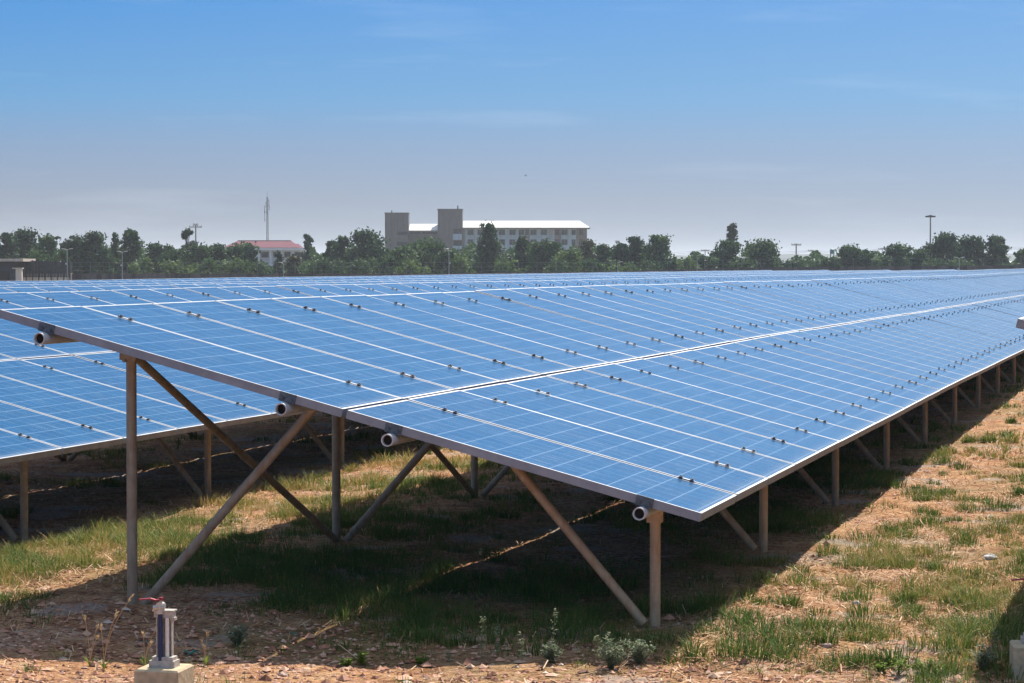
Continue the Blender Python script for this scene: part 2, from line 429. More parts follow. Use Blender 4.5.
def vnoise(x, y, sc, seed):
    r = np.random.RandomState(seed); out = 0; amp = 1; tot = 0
    T = r.rand(256, 256)
    for o in range(3):
        fx = x*sc*2**o + 17.3*o + 1000; fy = y*sc*2**o + 9.1*o + 1000
        ix = np.floor(fx).astype(int); iy = np.floor(fy).astype(int); tx = fx-ix; ty = fy-iy
        tx = tx*tx*(3-2*tx); ty = ty*ty*(3-2*ty)
        g = lambda a, b: T[a % 256, b % 256]
        out = out + amp*((g(ix, iy)*(1-tx)+g(ix+1, iy)*tx)*(1-ty) + (g(ix, iy+1)*(1-tx)+g(ix+1, iy+1)*tx)*ty); tot += amp; amp *= 0.5
    return out/tot
def zone(s, q):                                # how grassy, how green, how tall
    n = vnoise(s, q, 1.1, 5); n2 = vnoise(s, q, 0.45, 8)
    dens = np.clip((n - 0.42)*5, 0, 1)
    open_r = (q < 2.45)                          # open strip between the first two rows
    under = (q >= 2.45) & (q < 6.25)
    gap = (q >= 6.25) & (q < 7.7)
    d = np.where(open_r, np.clip((vnoise(s, q, 2.6, 55)-0.55)*8, 0, 1)*0.9, 0)
    d = np.where(under, np.clip((n-0.40)*4, 0, 1)*0.85, d)
    d = np.where(gap, np.clip((n-0.34)*4, 0, 1), d)
    d = np.where(q >= 7.7, np.clip((n-0.55)*5, 0, 1)*0.8, d)
    edge = sstep(10.9, 11.9, s + 0.9*(n2-0.5))
    edge = edge*np.where(open_r, 1, 1)
    d = d*edge + 0.02*(1-edge)
    corner = (q < 1.2) & (s > 10.0); d = np.where(corner, np.maximum(d, 0.5*n2 + 0.3), d)
    dry = np.where(gap, 0.50, np.where(open_r, 0.34, np.where(under, 0.22, 0.3)))
    dry = dry + 0.5*(n2-0.5) + 0.7*(vnoise(s, q, 2.3, 21)-0.5)
    return d, dry
rs = np.random.RandomState(11)
def sample(n, d0, d1, power=1.3, xr=0.26):
    u = rs.rand(n); e = 1 - power
    D = (d0**e + u*(d1**e - d0**e))**(1/e)
    X = (rs.rand(n)*2 - 1)*xr*D
    s, q = X*SD + D*CD, -X*CD + D*SD
    return X, D, s, q
def blades(x, y, z, h, w, az, lean, tint):
    n = len(x); ca, sa = np.cos(az), np.sin(az)
    px, py = -sa*w/2, ca*w/2
    def P(t, wf, l): return np.stack([x + ca*l + px*wf, y + sa*l + py*wf, z + t], -1), np.stack([x + ca*l - px*wf, y + sa*l - py*wf, z + t], -1)
    a0, b0 = P(-0.01*np.ones(n), 1, 0); a1, b1 = P(h*0.6, 0.75, lean*0.35)
    tip = np.stack([x + ca*lean, y + sa*lean, z + h], -1)
    V = np.stack([a0, b0, a1, b1, tip], 1).reshape(-1, 3)
    b = np.arange(n)*5
    quads = np.stack([b, b+1, b+3, b+2], -1); tris = np.stack([b+2, b+3, b+4], -1)
    flat = np.concatenate([quads, tris], 1).ravel(); nper = np.tile([4, 3], n)
    return V, flat, nper, np.repeat(tint, 5)
def grass(name, ntuft, per, d0, d1, hmul, wmul, lab=None):
    X, D, s, q = sample(ntuft, d0, d1)
    d, dry = zone(s, q); keep = rs.rand(ntuft) < d
    ks = np.abs((s - 12.415 + SPAN/2) % SPAN - SPAN/2)
    for qp in (2.66, 5.61, 7.91): keep &= ~((ks < 0.30) & (np.abs(q - qp) < 0.22))
    keep &= ~((s < 12.42) & (rs.rand(ntuft) < 0.55) & (q < 6.2))
    X, D, dry, d, s, q = X[keep], D[keep], dry[keep], d[keep], s[keep], q[keep]
    n = len(X); th = (0.022 + 0.060*rs.rand(n)**1.8)*hmul*(0.7 + 0.6*d)
    th *= np.where((q > 2.45) & (q < 8.3), 1.25, 1.0)
    sp = 0.03 + 0.06*rs.rand(n)
    idx = np.repeat(np.arange(n), per); m = len(idx)
    ang = rs.rand(m)*6.283; rad = np.abs(rs.normal(0, 1, m))*sp[idx]
    x = X[idx] + np.cos(ang)*rad; y = D[idx] + np.sin(ang)*rad
    ss, qq = x*SD + y*CD, -x*CD + y*SD
    z = ground_z(ss, qq)
    h = th[idx]*(0.45 + 0.75*rs.rand(m))*np.exp(-(rad/(sp[idx]*2.2))**2) + 0.008
    az = ang + rs.normal(0, 0.8, m); lean = h*(0.3 + 1.1*rs.rand(m))
    w = wmul*(0.002 + 0.0025*rs.rand(m))*np.maximum(1, y/16)
    tint = np.clip(dry[idx] + rs.normal(0, 0.16, m) + 0.10*(rs.rand(m) > 0.85), 0, 1)
    return blades(x, y, z, h, w, az, lean, tint)
def join(parts):
    V = []; Fl = []; Np = []; T = []; o = 0
    for v, f, n, t in parts: V.append(v); Fl.append(f + o); Np.append(n); T.append(t); o += len(v)
    return np.concatenate(V), np.concatenate(Fl), np.concatenate(Np), np.concatenate(T)
V, Fl, Np_, T = join([grass('a', 17000, 30, 10.4, 24, 1.0, 1.0), grass('b', 14000, 16, 22, 70, 1.3, 1.6)])
me = np_mesh('grass', V, Fl, Np_, M_GRASS, {'tint': T})
tag(link('grass', me), 'patchy green and straw grass growing between and under the panel rows', 'grass', kind='stuff')
# taller clumps
def clumps(n0):
    X, D, s, q = sample(n0, 10.8, 30, 1.2, 0.25)
    d, dry = zone(s, q); keep = (rs.rand(n0) < np.where(q < 2.4, 0.25 + 0.6*d, d*0.8)) & ((d > 0.3) | ((q < 2.4) & (s > 11.6)))
    ks = np.abs((s - 12.415 + SPAN/2) % SPAN - SPAN/2)
    for qp in (2.66, 5.61, 7.91): keep &= ~((ks < 0.35) & (np.abs(q - qp) < 0.3))
    X, D, dry, q = X[keep], D[keep], dry[keep], q[keep]; n = len(X); per = 75
    idx = np.repeat(np.arange(n), per); m = len(idx)
    R0 = 0.05 + 0.09*rs.rand(n)
    ang = rs.rand(m)*6.283; rad = np.sqrt(rs.rand(m))*R0[idx]
    x = X[idx] + np.cos(ang)*rad; y = D[idx] + np.sin(ang)*rad*0.8
    ss, qq = x*SD + y*CD, -x*CD + y*SD
    hh = (0.05 + 0.09*rs.rand(n)**1.5); h = hh[idx]*(0.5 + 0.6*rs.rand(m))*(1 - 0.4*(rad/R0[idx])**2)
    tint = np.clip(dry[idx] - 0.14 + rs.normal(0, 0.13, m) + 0.45*(rs.rand(m) > 0.9), 0, 1)
    return blades(x, y, ground_z(ss, qq), h, (0.0035 + 0.003*rs.rand(m))*np.maximum(1, y/16), ang + rs.normal(0, .5, m), h*(0.3 + 0.9*rs.rand(m)), tint)
V, Fl, Np_, T = clumps(2600)
tag(link('grass_tufts', np_mesh('grass_tufts', V, Fl, Np_, M_GRASS, {'tint': T})), 'bushy tufts of taller green grass scattered over the bare soil', 'grass', kind='stuff')
# straw litter
def straw(n0):
    X, D, s, q = sample(n0, 9.3, 40, 1.3, 0.26)
    keep = rs.rand(n0) < np.where(q < 2.5, 0.9, np.where((q > 6.1) & (q < 8.4), 0.9, 0.35))*np.clip(0.15 + 2.2*(vnoise(s, q, 1.7, 31)-0.32), 0, 1)*np.where(s < 11.9, .35, 1)
    X, D, s, q = X[keep], D[keep], s[keep], q[keep]; n = len(X)
    L = 0.03 + 0.10*rs.rand(n)**2; w = (0.003 + 0.004*rs.rand(n))*np.maximum(1, D/18); az = rs.rand(n)*3.1416
    ca, sa = np.cos(az), np.sin(az); z = ground_z(s, q) + 0.006 + 0.02*rs.rand(n)**2; dz = rs.normal(0, 0.010, n)
    a = np.stack([X - ca*L/2 - sa*w/2, D - sa*L/2 + ca*w/2, z - dz], -1); b = np.stack([X - ca*L/2 + sa*w/2, D - sa*L/2 - ca*w/2, z - dz], -1)
    c = np.stack([X + ca*L/2 + sa*w/2, D + sa*L/2 - ca*w/2, z + dz], -1); d = np.stack([X + ca*L/2 - sa*w/2, D + sa*L/2 + ca*w/2, z + dz], -1)
    V = np.stack([a, b, c, d], 1).reshape(-1, 3); b0 = np.arange(n)*4
    return V, np.stack([b0, b0+1, b0+2, b0+3], -1).ravel(), np.full(n, 4), np.repeat(np.clip(rs.rand(n)*1.0, 0, 1), 4)
M_STRAW = mat_grass('straw', [(0.0, (0.18, 0.075, 0.035)), (0.5, (0.50, 0.28, 0.14)), (1.0, (0.72, 0.54, 0.35))], 0.1)
V, Fl, Np_, T = straw(170000)
tag(link('dry_straw', np_mesh('dry_straw', V, Fl, Np_, M_STRAW, {'tint': T})), 'loose dry straw and leaf litter lying on the orange soil', 'straw', kind='stuff')
# gravel
def stones(n0, d0, d1, smin, smax, xr=0.26, dens=None):
    X, D, s, q = sample(n0, d0, d1, 1.3, xr)
    if dens is not None: k = rs.rand(n0) < dens(s, q); X, D, s, q = X[k], D[k], s[k], q[k]
    n = len(X); base = np.array([[1,0,0],[0.3,0.95,0],[-0.8,0.6,0],[-0.8,-0.6,0],[0.3,-0.95,0],[0.1,0.1,0.85],[0,0,-0.6]])
    f = np.array([[0,1,5],[1,2,5],[2,3,5],[3,4,5],[4,0,5],[1,0,6],[2,1,6],[3,2,6],[4,3,6],[0,4,6]])
    sz = smin + (smax-smin)*rs.rand(n)**3
    V = base[None]*(1 + rs.normal(0, 0.2, (n, 7, 1)))*sz[:, None, None]*np.stack([np.ones(n), 0.6+0.5*rs.rand(n), 0.4+0.4*rs.rand(n)], -1)[:, None]
    a = rs.rand(n)*6.283; ca, sa = np.cos(a)[:, None], np.sin(a)[:, None]
    x = V[..., 0]*ca - V[..., 1]*sa; y = V[..., 0]*sa + V[..., 1]*ca
    z = ground_z(s, q)[:, None] + V[..., 2] + sz[:, None]*0.15
    VV = np.stack([x + X[:, None], y + D[:, None], z], -1).reshape(-1, 3)
    FF = (f[None] + (np.arange(n)*7)[:, None, None]).reshape(-1, 3)
    return VV, FF.ravel(), np.full(len(FF), 3), np.repeat(rs.rand(n), 7)
M_STONE = mat_grass('gravel_stones', [(0.0, (0.13, 0.055, 0.038)), (0.3, (0.38, 0.17, 0.10)), (0.7, (0.60, 0.32, 0.21)), (0.97, (0.60, 0.40, 0.28)), (1.0, (0.62, 0.52, 0.44))], 0.0)
dpath = lambda s, q: np.where(s < 11.8 + 0.5*(vnoise(s, q, 1.0, 44) - .5), 0.95, 0.10 + 0.9*np.clip((vnoise(s, q, 0.9, 41)-0.56)*8, 0, 1))
V, Fl, Np_, T = join([stones(52000, 9.2, 26, 0.005, 0.019, dens=dpath), stones(3500, 9.2, 24, 0.015, 0.040, dens=dpath)])
tag(link('gravel', np_mesh('gravel', V, Fl, Np_, M_STONE, {'tint': T})), 'reddish brown gravel and small stones strewn over the soil', 'gravel', kind='stuff')

# ---------------------------------------------------------------- weeds that stand out
M_LEAFY = mat_grass('weed_leaf', [(0.0, (0.05, 0.10, 0.02)), (0.5, (0.16, 0.26, 0.04)), (1.0, (0.36, 0.42, 0.08))], 0.35)
M_GREYW = mat_grass('grey_weed_leaf', [(0.0, (0.07, 0.11, 0.06)), (0.6, (0.18, 0.24, 0.14)), (1.0, (0.50, 0.50, 0.36))], 0.3)
M_SEED = mat_grass('seed_head', [(0.0, (0.40, 0.26, 0.13)), (1.0, (0.72, 0.56, 0.36))], 0.35)
def leaf(b, p, d, L, w, up=Vector((0, 0, 1))):
    d = d.normalized(); sdir = d.cross(up); sdir = sdir.normalized() if sdir.length > 1e-3 else Vector((1, 0, 0))
    m = p + d*L*0.5 + Vector((0, 0, L*0.1)); t = p + d*L - Vector((0, 0, L*0.1))
    b.add([p, m - sdir*w/2, t, m + sdir*w/2], [(0, 1, 2, 3)])
def set_tint(o, lo=0, hi=1):
    me = o.data; a = me.attributes.new('tint', 'FLOAT', 'POINT'); a.data.foreach_set('value', [random.uniform(lo, hi) for _ in me.vertices])
def weed(px, py_base, h_px, kind, label, D=None, group=None):
    # py_base gives the foot on the ground; find the distance where the ground is met
    D_ = 10.6
    for _ in range(30):
        x = (px - X0)/F_PX*D_; D_ = F_PX*(CAM_H - gw(x, D_))/(py_base - Y0)
    x = (px - X0)/F_PX*D_; h = h_px*D_/F_PX
    root = empty('weed_plant' if kind != 'grass_stalk' else 'grass_stalk', (x, D_, gw(x, D_) - 0.005), random.uniform(0, 6), label, 'weed' if kind != 'grass_stalk' else 'grass stalk', group)
    st = MB(); lf = MB(); fl = MB()
    if kind == 'leafy':                        # low bright bushy seedling
        for i in range(12):
            a = random.uniform(0, 6.283); rr = random.uniform(0.1, 0.7)*h; tip = Vector((math.cos(a)*rr*1.3, math.sin(a)*rr, h*random.uniform(0.5, 1)))
            st.tube((0, 0, 0), tip, 0.0018, 0.001, 4)
            for j in range(9):
                t = random.uniform(0.35, 1.0); aa = random.uniform(0, 6.283)
                leaf(lf, tip*t, Vector((math.cos(aa), math.sin(aa), random.uniform(-.1, .5))), 0.022, 0.014)
    elif kind == 'tall':                       # upright flowering weed with small leaves
        nst = 1 if h_px < 60 else 3
        for i in range(nst):
            p = Vector((random.uniform(-.01, .01), random.uniform(-.01, .01), 0)); pts = [p]
            hh = h*random.uniform(0.7, 1) if i else h
            dx, dy = random.uniform(-.12, .12), random.uniform(-.1, .1)
            for j in range(1, 7): pts.append(p + Vector((dx*hh*j/6 + random.uniform(-.006, .006), dy*hh*j/6, hh*j/6)))
            st.path(pts, 0.0016, 4)
            for j in range(28):
                t = random.uniform(0.1, 1)*5.99; k = int(t); pp = pts[k].lerp(pts[k+1], t-k); aa = random.uniform(0, 6.283)
                leaf(lf, pp, Vector((math.cos(aa), math.sin(aa), random.uniform(-.2, .6))), random.uniform(.012, .030), 0.009)
            for j in range(10):
                t = random.uniform(0.55, 1)*5.99; k = int(t); pp = pts[k].lerp(pts[k+1], t-k) + Vector((random.uniform(-.014, .014), random.uniform(-.01, .01), .004))
                for q in range(3): leaf(fl, pp, Vector((random.uniform(-1, 1), random.uniform(-1, 1), 0.8)), 0.009, 0.007)
    elif kind == 'bushy':
        for i in range(26):
            a = random.uniform(0, 6.283); rr = random.uniform(0.05, 0.55)*h; hh = h*random.uniform(.5, 1)*(1 - .4*rr/h)
            tip = Vector((math.cos(a)*rr, math.sin(a)*rr, hh)); st.tube((0, 0, 0), tip, 0.0018, 0.0009, 4)
            for j in range(22):
                t = random.uniform(0.15, 1); aa = random.uniform(0, 6.283)
                leaf(lf, tip*t, Vector((math.cos(aa), math.sin(aa), random.uniform(0, .9))), random.uniform(.018, .034), 0.007)
            if i % 2 == 0:
                for q in range(5): leaf(fl, tip + Vector((random.uniform(-.006, .006), 0, 0)), Vector((random.uniform(-1, 1), random.uniform(-1, 1), 0.8)), 0.010, 0.008)
    elif kind == 'grass_stalk':
        for i in range(3):
            lean = Vector((random.uniform(-.35, .25), random.uniform(-.2, .2), 0)); hh = h*(1 - 0.22*i); pts = [Vector((0, 0, 0))]
            for j in range(1, 7): t = j/6; pts.append(Vector((lean.x*hh*t*t, lean.y*hh*t*t, hh*t)))
            st.path(pts, 0.0013, 4)
            for j in range(16):
                dd = (pts[-1]-pts[-2]).normalized() + Vector((random.uniform(-.35, .35), random.uniform(-.35, .35), random.uniform(-.2, .2)))
                leaf(fl, pts[-1].lerp(pts[-2], random.uniform(0, .6)), dd, random.uniform(.02, .04), 0.004, Vector((0, 1, 0)))
        for j in range(18):
            a = random.uniform(0, 6.283); leaf(lf, Vector((0, 0, 0)), Vector((math.cos(a), math.sin(a), 1.6)), random.uniform(.4, .7)*min(h, .12), 0.004)
    ml = M_LEAFY if kind in ('leafy', 'grass_stalk') else M_GREYW
    o = st.build('stem', ml if kind != 'grass_stalk' else M_SEED, root); set_tint(o, .3, .7)
    if lf.v: o = lf.build('leaves', ml, root); set_tint(o, .2, 1)
    if fl.v: o = fl.build('flowers' if kind != 'grass_stalk' else 'seed_head', M_SEED if kind == 'grass_stalk' else M_GREYW, root); set_tint(o, .8 if kind != 'grass_stalk' else 0, 1)
    return root
weed(362, 667, 16, 'leafy', 'low bright green leafy weed on the sunlit gravel edge, left of the pale stalks')
weed(346, 668, 10, 'leafy', 'smallest bright green seedling beside the low leafy weed')
weed(480, 662, 44, 'tall', 'thin pale flowering weed, leftmost of the upright stalks at the gravel edge')
weed(497, 660, 36, 'tall', 'short pale weed stalk second from the left at the gravel edge')
weed(521, 664, 32, 'tall', 'bent pale weed stalk left of the shaded grey green bush')
weed(556, 662, 52, 'tall', 'tall lone weed stalk between the bent stalk and the grey green bush')
weed(612, 670, 44, 'bushy', 'grey green bushy weed with small pale flowers in front of the front post')
weed(640, 666, 30, 'bushy', 'smaller grey green weed right beside the foot of the nearest front post')
weed(446, 664, 12, 'tall', 'tiny pale weed on the gravel left of the upright stalks')
weed(102, 671, 74, 'grass_stalk', 'tall straw coloured grass stalk with green base left of the valve riser')
weed(88, 668, 50, 'grass_stalk', 'shorter straw coloured grass stalk at far left of the gravel edge')
weed(143, 668, 40, 'grass_stalk', 'fluffy straw seed head close against the left side of the valve block')
weed(204, 667, 30, 'grass_stalk', 'small dry grass stalk just right of the valve block')
weed(420, 666, 10, 'leafy', 'small yellow green seedling between the leafy weed and the pale stalks')
weed(900, 676, 20, 'leafy', 'yellow green leafy weed on sunlit gravel near the lower right shadow')
weed(884, 674, 12, 'leafy', 'smaller yellow green seedling left of the lower right leafy weed')
weed(930, 676, 18, 'leafy', 'leafy green weed at the edge of the lower right shadow')
weed(998, 668, 55, 'tall', 'tall pale weed in shade left of the half hidden valve block')
weed(985, 672, 30, 'bushy', 'grey weed clump in the lower right shadow')
weed(236, 648, 26, 'bushy', 'small shaded green weed behind and right of the valve riser')
weed(552, 664, 22, 'bushy', 'little shaded bush at the foot of the tall lone stalk')

# scraps of litter
def ground_pt(px, py):
    D_ = 11.0
    for _ in range(30):
        x = (px - X0)/F_PX*D_; D_ = F_PX*(CAM_H - gw(x, D_))/(py - Y0)
    return (px - X0)/F_PX*D_, D_
M_TEAL = simple('teal_plastic', (0.02, 0.22, 0.17), 0.4)
for px, py, w, lab in ((293, 638, .045, 'crumpled teal plastic scrap lying in the shaded soil'), (190, 657, .075, 'flat teal plastic strip lying right of the valve riser')):
    x, y = ground_pt(px, py); b = MB(); n = 5; vs = []
    for i in range(n+1):
        for j in range(2): vs.append((x - w/2 + w*i/n, y + (j-.5)*w*.5, gw(x, y) + 0.018 + 0.008*math.sin(i*2.1 + j)))
    b.add(vs, [(2*i, 2*i+2, 2*i+3, 2*i+1) for i in range(n)])
    o = b.build('plastic_scrap', M_TEAL); md = o.modifiers.new('t', 'SOLIDIFY'); md.thickness = 0.003; tag(o, lab, 'litter')
M_ROCK = simple('pale_rock', (0.45, 0.32, 0.25), 0.9, 0, 0.4, 30, bump=.5)
M_WROCK = simple('white_rock', (0.55, 0.54, 0.54), 0.9, 0, 0.2, 30, bump=.5)
def rock(px, py, wpx, m, lab, grp=None):
    x, y = ground_pt(px, py); r = wpx/2*y/F_PX; b = MB(); vs = []
    import bmesh
    bm = bmesh.new(); bmesh.ops.create_icosphere(bm, subdivisions=3, radius=1)
    for v in bm.verts:
        k = 1 + .35*mnoise.noise(v.co*1.3 + Vector((px, py, 0))) + .15*mnoise.noise(v.co*3.1 + Vector((py, 0, px)))
        v.co = Vector((v.co.x*r*k, v.co.y*r*k*.8, v.co.z*r*.6*k))
    me = bpy.data.meshes.new('rock'); bm.to_mesh(me); bm.free(); me.materials.append(m)
    o = link('rock', me, None, (x, y, gw(x, y) + r*.15)); tag(o, lab, 'rock', grp)
rock(282, 678, 11, M_ROCK, 'fist sized tan rock on the sunlit gravel at the bottom edge')
rock(61, 662, 9, M_ROCK, 'reddish rock left of the grass stalks on the gravel edge')
rock(992, 560, 13, M_WROCK, 'pale flat rock in the grass, upper right of the lower right shadow')
rock(389, 638, 9, M_ROCK, 'brown rock lying in the shaded soil under the array')
rock(828, 648, 10, M_ROCK, 'brown rock on the sunlit gravel right of the nearest front post')
rock(858, 605, 8, M_WROCK, 'small pale rock among the grass tufts at lower right')

# ---------------------------------------------------------------- valve risers
M_CONC = simple('concrete_block', (0.50, 0.40, 0.26), 0.9, 0, 0.22, 30, bump=.4)
M_PVC = simple('grey_pvc', (0.46, 0.42, 0.37), 0.6, 0, 0.32, 45)
M_WPVC = simple('white_pvc', (0.74, 0.70, 0.64), 0.45, 0, 0.15, 50)
M_BLUEP = simple('dark_blue_pipe', (0.012, 0.030, 0.10), 0.35, 0, 0.2, 20)
M_BRASS = simple('nickel_valve', (0.55, 0.54, 0.52), 0.35, 0.7, 0.15, 30)
M_RED = simple('red_lever', (0.32, 0.035, 0.055), 0.65, 0, 0.5, 60)
def valve(px_block, D, label, rz):
    x = (px_block - X0)/F_PX*D
    z = gw(x, D)
    root = empty('valve_riser', (x, D, z), rz, label, 'water valve', 'irrigation valves on concrete blocks')
    root.scale = (1.06,)*3; bw = 0.19
    b = MB(); hx = bw/2; zt = 0.145; c = 0.008
    vs = [(-hx, -hx, -.05), (hx, -hx, -.05), (hx, hx, -.05), (-hx, hx, -.05), (-hx, -hx, zt-c), (hx, -hx, zt-c), (hx, hx, zt-c), (-hx, hx, zt-c),
          (-hx+c, -hx+c, zt), (hx-c, -hx+c, zt), (hx-c, hx-c, zt), (-hx+c, hx-c, zt)]
    b.add(vs, [(0,1,5,4),(1,2,6,5),(2,3,7,6),(3,0,4,7),(4,5,9,8),(5,6,10,9),(6,7,11,10),(7,4,8,11),(8,9,10,11),(3,2,1,0)])
    b.build('concrete_block', M_CONC, root)
    t = zt
    b = MB(); b.span(-.054, .056, -.034, .034, t, t+.028); b.span(-.044, .048, -.028, .028, t+.028, t+.043); b.build('base_clamp', M_PVC, root)
    b = MB(); b.span(-.028, -.022, -.018, .022, t+.043, t+.205); b.span(-.022, .030, .014, .022, t+.043, t+.205); b.span(.030, .034, .000, .022, t+.043, t+.205)
    b.build('channel_post', M_PVC, root)
    b = MB(); b.tube((-.008, -.022, t+.005), (-.008, -.022, t+.222), .0095, None, 16); b.build('blue_pipe', M_BLUEP, root, smooth=True)
    b = MB(); b.tube((.018, -.012, t+.043), (.018, -.012, t+.205), .0085, None, 14); b.build('white_pipe', M_WPVC, root, smooth=True)
    b = MB(); b.span(-.038, .042, -.016, .026, t+.205, t+.230); b.span(-.043, .048, -.020, .030, t+.230, t+.236); b.span(.030, .050, -.010, .02, t+.193, t+.205)
    b.build('top_clamp', M_PVC, root)
    b = MB(); b.tube((-.008, -.022, t+.222), (-.008, -.022, t+.236), .017, None, 8)
    b.tube((-.008, -.030, t+.252), (-.008, .006, t+.252), .019, .016, 12); b.tube((-.008, -.022, t+.234), (-.008, -.022, t+.256), .012, None, 12)
    b.tube((-.036, -.022, t+.246), (.010, -.022, t+.252), .011, .013, 10); b.tube((-.008, -.012, t+.262), (-.008, -.012, t+.282), .007, None, 8)
    b.build('ball_valve', M_BRASS, root, smooth=True)
    b = MB(); pts = [(-.004, -.014, t+.280), (-.030, -.014, t+.276), (-.052, -.014, t+.282), (-.098, -.014, t+.277)]
    for p, q, w in zip(pts[:-1], pts[1:], (.022, .016, .018)):
        p = Vector(p); q = Vector(q); m = (p+q)/2; d = q-p; ang = math.atan2(d.z, d.x)
        b.box(m, (d.length + .003, w, .0055), Matrix.Rotation(-ang, 3, 'Y'))
    b.tube((-.006, -.013, t+.276), (-.006, -.013, t+.289), .009, None, 8)
    b.build('lever_handle', M_RED, root)
    return root
valve(162.5, 10.66, 'grey and blue valve riser with red lever on a sunlit concrete block at lower left', R(-12))
valve(1036, 11.3, 'valve riser on a shaded concrete block cut off by the right edge', R(-6))

# ---------------------------------------------------------------- the boundary wall and what stands along it
def mat_wall(name, a, b, stain):
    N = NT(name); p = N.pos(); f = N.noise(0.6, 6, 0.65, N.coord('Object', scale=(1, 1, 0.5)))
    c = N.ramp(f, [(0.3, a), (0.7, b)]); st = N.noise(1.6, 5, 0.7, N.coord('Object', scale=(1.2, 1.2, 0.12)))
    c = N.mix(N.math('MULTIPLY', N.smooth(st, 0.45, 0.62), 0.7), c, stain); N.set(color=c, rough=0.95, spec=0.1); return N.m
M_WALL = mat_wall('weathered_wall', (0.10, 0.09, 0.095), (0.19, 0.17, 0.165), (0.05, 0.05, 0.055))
M_CWALL = mat_wall('cream_wall', (0.66, 0.58, 0.52), (0.80, 0.71, 0.64), (0.45, 0.38, 0.34))
WD = 232.0
ZF = CAM_H - 2.14
def wall_top(px): return CAM_H - (np.interp(px, [0, 400, 620, 760, 1100], [273.6, 273.6, 271.5, 267.2, 264.6]) - Y0)/F_PX*WD
def wall(px0, px1, name, m, lab, cat):
    b = MB(); xs = np.linspace(px0, px1, max(2, int((px1-px0)/25)))
    for a, c in zip(xs[:-1], xs[1:]):
        A = at(a, WD); C = at(c, WD); za, zc = float(wall_top(a)), float(wall_top(c)); g = 0.02
        b.add([(A.x, WD, ZF-1), (C.x, WD, ZF-1), (C.x, WD, zc), (A.x, WD, za), (A.x, WD+.2, ZF-1), (C.x, WD+.2, ZF-1), (C.x, WD+.2, zc), (A.x, WD+.2, za)],
              [(0,1,2,3),(5,4,7,6),(3,2,6,7),(0,3,7,4),(1,5,6,2),(0,4,5,1)])
        b.box((C.x, WD+.1, (zc + ZF)/2), (.3, .32, zc - ZF + .1))
    o = b.build(name, m); tag(o, lab, cat); return o
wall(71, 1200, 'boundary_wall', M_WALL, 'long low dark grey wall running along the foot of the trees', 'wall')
wall(22, 70.5, 'cream_wall', M_CWALL, 'short stained cream wall under the dark slatted fence at far left', 'wall')
# wire fence above the wall
M_FPOST = simple('concrete_fence_post', (0.17, 0.17, 0.18), 0.9)
M_WIRE = simple('wire', (0.25, 0.26, 0.28), 0.6, 0.5)
fr = empty('wire_fence', at(600, WD+1.2, None) + Vector((0, 0, ZF)), 0, 'long wire fence of thin pale posts standing behind the low grey wall', 'fence')
fo = fr.location.copy()
ps = []
x = 72
while x < 1100:
    t = at(x, WD+1.2); zt = CAM_H + 0.20 + 0.35*sstep(600, 800, x)
    b = MB(); b.tube((t.x - fo.x, 0, -.2), (t.x - fo.x, 0, zt - fo.z), .028, None, 6); b.build('fence_post', M_FPOST, fr); ps.append((t.x - fo.x, zt - fo.z)); x += 18.6
b = MB()
for k in range(5):
    for (xa, za), (xb, zb) in zip(ps[:-1], ps[1:]): b.tube((xa, -.06, za - .04 - k*.4), (xb, -.06, zb - .04 - k*.4), .012, None, 4)
b.build('wires', M_WIRE, fr)
# slatted fence
M_SLAT = simple('dark_slat', (0.045, 0.045, 0.055), 0.7)
M_SLATP = simple('slat_post', (0.11, 0.11, 0.12), 0.7)
D = 228.0; a = at(20, D, 260.3); c = at(70, D, 261.8)
fr = empty('slatted_fence', (a.x, D, ZF), 0, 'tall dark fence of vertical slats above the cream wall at left', 'fence')
n = 34
b = MB(); p = MB()
for i in range(n):
    t = (i+.5)/n; zt = a.z + (c.z-a.z)*t - ZF; xx = (c.x-a.x)*t
    b.span(xx - .055, xx + .055, 0, .04, .9, zt)
for i in range(9):
    t = i/8; p.span((c.x-a.x)*t - .06, (c.x-a.x)*t + .06, .05, .17, 0, a.z + (c.z-a.z)*t - ZF + .05)
p.span(0, c.x-a.x, .045, .10, 1.3, 1.4)
b.build('slats', M_SLAT, fr); p.build('fence_posts', M_SLATP, fr)
# gatehouse
M_DGREY = simple('dark_grey_render', (0.075, 0.078, 0.095), 0.9, 0, 0.15, 1.0)
M_SLAB = simple('pale_roof_slab', (0.55, 0.47, 0.42), 0.9, 0, 0.2, 2)
D = 225.0; g0 = at(-40, D); g1 = at(16, D); ztop = at(0, D, 261.5).z; zt2 = at(0, D, 258.6).z
r_ = empty('guard_house', (g1.x, D, ZF), 0, 'low dark grey building with a cream flat roof slab at the left edge', 'building')
b = MB(); b.span(g0.x-g1.x, -.2, 0, 5, 0, ztop-ZF); b.build('wall', M_DGREY, r_)
b = MB(); b.span(g0.x-g1.x-.3, at(24.5, D).x-g1.x, -.5, 5.4, ztop-ZF+.003, zt2-ZF); b.build('roof_slab', M_SLAB, r_)
b = MB(); b.span(-1.6, -.6, -.03, .0, .4, 1.5); w = b.build('window', simple('dark_glass', (.02, .025, .03), .1), r_)
r_ = empty('gate_pillar', at(18, 224, None) + Vector((0, 0, ZF)), 0, 'small cream gate pillar with an overhanging cap beside the guard house', 'pillar')
ht = at(0, 224, 269).z - ZF
b = MB(); b.span(-.2, .35, 0, .5, 0, ht); b.build('shaft', M_CWALL, r_)
b = MB(); b.span(-.5, .42, -.1, .6, ht+.003, ht+.12); b.build('cap', M_SLAB, r_)

